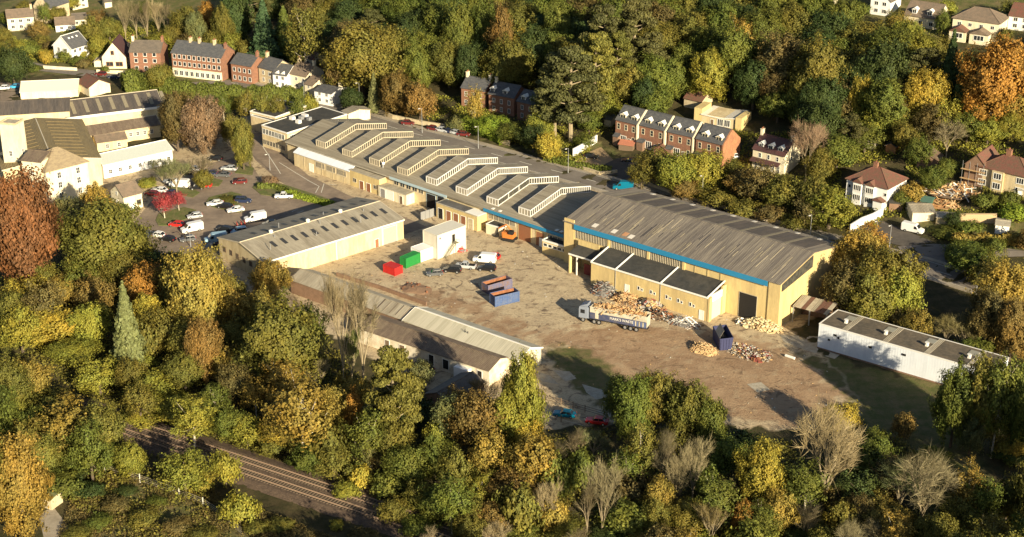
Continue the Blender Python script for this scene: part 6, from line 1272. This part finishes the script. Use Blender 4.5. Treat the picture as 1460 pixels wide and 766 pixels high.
n2 = fill(poly_low, 60, 50, 'Bo Ig Bb Uo Ug Il Ik Lt Xt Bo', .28, 6)
n3 = fill(poly_bl, 10, 50, 'Bo Bl Bk Bg', .3, 7)
T('''Bo,1500,700,90,130 Bo,1530,640,90,150 Bg,1490,780,90,120 Bo,1420,830,100,120 Bg,1340,850,100,110 Bo,1380,800,70,90''')
# beyond the frame: a belt so that a step aside still meets wood
for i in range(26):
    x = -260 + i * 38 + rnd.uniform(-10, 10)
    if i < 9: tree('B', rnd.choice('gob'), -70 - rnd.uniform(0, 90), 60 + i * 80, 60, 66)
    elif i < 17: tree('B', rnd.choice('godb'), 1530 + rnd.uniform(0, 90), 60 + (i - 9) * 85, 60, 66)
    else: tree('B', rnd.choice('godb'), 250 + (i - 17) * 130, -45 - rnd.uniform(0, 30), 56, 60)
T('''Bo,-40,690,80,150 Bg,-30,620,80,140 Bo,20,640,60,80 Bg,0,600,60,90 Bo,60,650,50,60''')
T('''Uo,400,748,36,20 Ub,430,762,34,20 Ul,480,750,20,16 Ub,520,764,40,18 Uo,365,752,30,20 Bd,560,830,90,90 Bo,640,835,80,90 Bd,470,835,80,80 Lt,612,775,40,44 Bg,720,820,80,80''')
print('trees', len(TREES), n1, n2, n3)
T('''Ud,130,700,40,26 Ub,165,720,36,24 Uo,205,740,40,26 Ub,250,750,36,24 Ug,140,745,40,24 Uo,110,760,40,24 Ud,180,700,30,18 Uo,290,762,36,22 Ug,225,715,26,16''')
T('''Bl,25,68,24,20 Bo,60,58,24,18 Ul,140,82,20,14 Bo,128,60,22,20 Ub,70,66,18,12 Ug,150,100,12,10 Bo,5,50,22,20 Ub,90,30,18,14 Ug,50,98,20,10 Bw,140,25,26,22 Uo,20,84,24,14 Ul,118,78,14,12 Bo,300,60,30,30 Bl,330,62,30,30 Bk,372,88,20,16 Bo,350,70,26,24 Bb,455,98,30,24 Ug,466,120,20,12 Bd,700,120,30,26 Bg,770,150,36,36''')
# labels: colour and habit, then the two nearest landmarks, then place in the row if still alike
from collections import defaultdict
def where(cx, cy, k=2):
    L_ = sorted(LM, key=lambda m: hypot(m[0] - cx, (m[1] - cy) * 1.5)); o = []
    for m in L_[:k]:
        dx, dy = cx - m[0], (cy - m[1]) * 1.3
        rel = ('left of' if dx < 0 else 'right of') if abs(dx) > abs(dy) else ('behind' if dy < 0 else 'in front of'); o.append((rel, m[2]))
    return o
def short(s): return s.replace('the ', '', 1)
grp = defaultdict(list)
ORD = 'leftmost|second from left|third from left|fourth from left|fifth from left|sixth from left|seventh from left|eighth from left|ninth from left|tenth from left|eleventh from left|twelfth from left'.split('|')
for t in TREES:
    sz = 'big' if t[3] > 72 or t[4] > 95 else 'small' if t[3] < 36 and 'bush' not in t[6] else ''
    out = 'beyond the left edge' if t[1] < -5 else 'beyond the right edge' if t[1] > 1465 else 'past the top edge' if t[2] < -5 else 'below the bottom edge' if t[2] > 785 else ''
    a = where(t[1], t[2]); grp[' '.join(x for x in (sz, t[5], t[6]) if x), out or a[0][0] + ' ' + a[0][1]].append((t, a, out))
for (what, rel), l in grp.items():
    l.sort(key=lambda q: q[0][1]); one = len({q[1][1] for q in l}) == len(l)
    for i, (t, a, out) in enumerate(l):
        if len(l) == 1: tx = what + ' ' + rel
        else:
            tx = what + ' ' + rel + ', ' + a[1][0] + ' ' + a[1][1]
            if out or not one or len(tx.split()) > 16: tx = (ORD[i] if i < len(l) - 1 else 'rightmost') + ' ' + what + ' ' + rel
        t[0]['label'] = tx; y = t[2]
        t[0]['group'] = ('bushes' if 'bush' in t[6] else 'trees') + (' of the hillside' if y < 215 else ' around the works' if y < 400 and t[1] > 200 else ' of the railway side wood')
# hedges ----------------------------------------------------------------------------------------
def hedge(label, px, w_, h_, cc, n=None, leaf=.3, name='hedge'):
    P = path(px, 1.); tot = sum((b - a).length for a, b in zip(P, P[1:])); n = n or int(tot * (2 * h_ + w_) * 22); rs2 = np.random.RandomState(len(P)); org = P[0]
    k = rs2.randint(0, len(P) - 1, n); A_ = np.array([tuple(p) for p in P]); f = rs2.random_sample(n)[:, None]; c = A_[k] * (1 - f) + A_[k + 1] * f; d = A_[k + 1] - A_[k]; d[:, 2] = 0; d /= np.linalg.norm(d, axis=1, keepdims=True) + 1e-6; nn = np.stack([-d[:, 1], d[:, 0], 0 * d[:, 0]], 1)
    a = rs2.uniform(0, pi, n); lump = 1 + .12 * np.sin(k * 1.1) + .1 * np.sin(k * .37 + 1); off = np.clip(np.cos(a) * 1.3, -1, 1) * w_ / 2 * lump * rs2.uniform(.8, 1.05, n); z = np.clip(np.sin(a) * 1.25, 0, 1) * h_ * lump * rs2.uniform(.8, 1.05, n); z *= np.where(rs2.random_sample(n) < .35, rs2.random_sample(n), 1)
    pos = c + nn * off[:, None] - np.array(tuple(org)); pos[:, 2] += z; nor = nn * np.cos(a)[:, None] + np.array([0, 0, 1]) * np.sin(a)[:, None] + rs2.normal(0, .4, (n, 3))
    me = leafmesh(name, pos, nor, leaf, np.clip(rs2.normal(.4, .25, n), 0, 1), LEAF); o = link(name, me, None, org, col=COL[cc][1]); return tag(o, label, 'hedge')
hedge('tall dense green conifer hedge below the brick shops, facing the reedy trees', [(186, 118), (230, 130), (300, 138), (380, 142), (434, 142)], 3.5, 4.2, 'g')
hedge('bright dark green hedge beside the brown roofed garage', [(176, 132), (205, 128), (216, 132)], 5, 5.5, 'g')
hedge('rough hedge along the main road below the cream dormer house', [(1004, 284), (1060, 300), (1120, 318), (1160, 332)], 3, 2.6, 'o')
hedge('low green hedge along the road by the sandy drive', [(778, 228), (810, 236), (860, 246), (872, 246)], 2.5, 1.6, 'g')
hedge('leafy yellow green hedge on the car park edge by the skylight warehouse', [(408, 278), (440, 286), (474, 295)], 1.8, 1.4, 'm')
hedge('dark hedge of the lower grass island behind the white pickup', [(368, 268), (392, 268), (408, 274)], 2.0, 1.1, 'g')
hedge('orange clipped beech hedge running to the right edge by the lane', [(1356, 350), (1410, 348), (1470, 346)], 2.5, 2.6, 'k')
hedge('rough green hedge on top of the pale stone wall, by the parked cars', [(655, 186), (690, 192), (720, 206)], 3, 3.2, 'm')
hedge('round dark hedge clump beside the lane below the orange hedge', [(1352, 366), (1385, 374), (1408, 384)], 5, 3.2, 'g')
hedge('green hedge between the sandy wall and the white shed lawn', [(1340, 338), (1380, 342)], 2, 1.4, 'g')
# undergrowth and rough grass, one uncountable mass each ---------------------------------------
def under(name, label, polys, n, leaf, cc, hmax, seed, excl=(), clump=.12, m_=None):
    rs2 = np.random.RandomState(seed); X, Y = [], []; 
    xs2 = [p[0] for q in polys for p in q]; ys2 = [p[1] for q in polys for p in q]
    while len(X) < n:
        x = rs2.uniform(min(xs2), max(xs2), 40000); y = rs2.uniform(min(ys2), max(ys2), 40000); k = np.zeros(len(x), bool)
        for q in polys: k |= inpoly(x, y, q)
        for q in excl: k &= ~inpoly(x, y, q)
        e = np.abs((x - TA[0]) * -TDY + (y - TA[1]) * TDX); k &= e > 5.2
        d = (x - RA[0]) * NX + (y - RA[1]) * NY; k &= ~((d > -6.5) & (d < 8.5))
        cl = np.sin(x * .31 + 2 * np.sin(y * .17)) * np.sin(y * .27 + 1.7 * np.sin(x * .13)) + rs2.normal(0, .35, len(x)); k &= cl > -.35
        X += list(x[k]); Y += list(y[k])
    X = np.array(X[:n]); Y = np.array(Y[:n]); cl = (np.sin(X * clump * 3) * np.sin(Y * clump * 2.6 + X * .07) * .5 + .5); zt = np.array([ZT(a, b) for a, b in zip(X, Y)])
    z = zt + rs2.random_sample(n) * hmax * (.25 + cl); nor = rs2.normal(0, 1, (n, 3)) + np.array([0, 0, .9]); v = np.clip(cl * .6 + rs2.normal(.2, .25, n), 0, 1)
    me = leafmesh(name, np.stack([X, Y, z], 1), nor, leaf, v, m_ or LEAF); o = link(name, me, col=COL[cc][1]); stuff(o, label, 'undergrowth')
RAILP = gp([(0, 440), (220, 590), (420, 650), (760, 790), (0, 800)])
WOODW = gp(poly_wood); LOWW = gp([(0, 385), (220, 385), (420, 420), (520, 545), (640, 590), (770, 625), (900, 610), (1050, 625), (1200, 640), (1300, 600), (1460, 560), (1460, 800), (200, 800), (0, 640)])
BLD = gp([(425, 380), (765, 492), (740, 570), (510, 500)])
under('undergrowth', 'tangled low undergrowth under the railway side wood', [LOWW], 90000, .24, 'o', 1.3, 1, excl=[BLD, HARD, gp([(300, 640), (420, 660), (760, 800), (300, 800)]), gp([(1215, 590), (1330, 560), (1460, 600), (1460, 760), (1300, 640)]), gp([(60, 740), (90, 725), (130, 790), (60, 800)])])
under('undergrowth', 'low leafy undergrowth beneath the hillside wood', [WOODW], 50000, .34, 'g', 1.6, 2)
under('garden_growth', 'garden plants and brambles around the houses beyond the road', [gp([(740, 150), (880, 165), (1060, 190), (1250, 190), (1460, 180), (1460, 345), (1180, 340), (900, 262), (730, 205), (560, 155), (500, 120)])], 42000, .26, 'l', 1.1, 3, excl=[gp([(825, 250), (850, 195), (1060, 205), (1050, 235), (920, 250)]), gp([(1240, 345), (1260, 312), (1290, 310), (1460, 320), (1460, 370), (1300, 360)]), gp([(1320, 250), (1400, 250), (1400, 300), (1320, 300)]), gp([(1200, 240), (1290, 230), (1290, 300), (1200, 300)])])
under('rough_grass', 'long rough yellowed grass on the bank below the railway', [gp([(150, 665), (210, 685), (330, 740), (440, 770), (520, 830), (60, 830), (110, 690)])], 42000, .13, 'b', .9, 4, clump=.35)
under('rough_grass', 'dry tufted grass beside the rails', [gp([(280, 640), (420, 650), (520, 690), (600, 745), (520, 735), (380, 690)]), gp([(170, 640), (260, 700), (330, 730), (560, 830), (640, 830), (300, 700)])], 20000, .12, 'b', .6, 5)
under('village_gardens', 'garden greenery between the village houses', [gp([(0, 30), (330, 30), (440, 130), (360, 120), (190, 108), (0, 100)])], 36000, .26, 'l', 1.2, 6, excl=[gp([(40, 88), (250, 100), (250, 130), (20, 110)])])
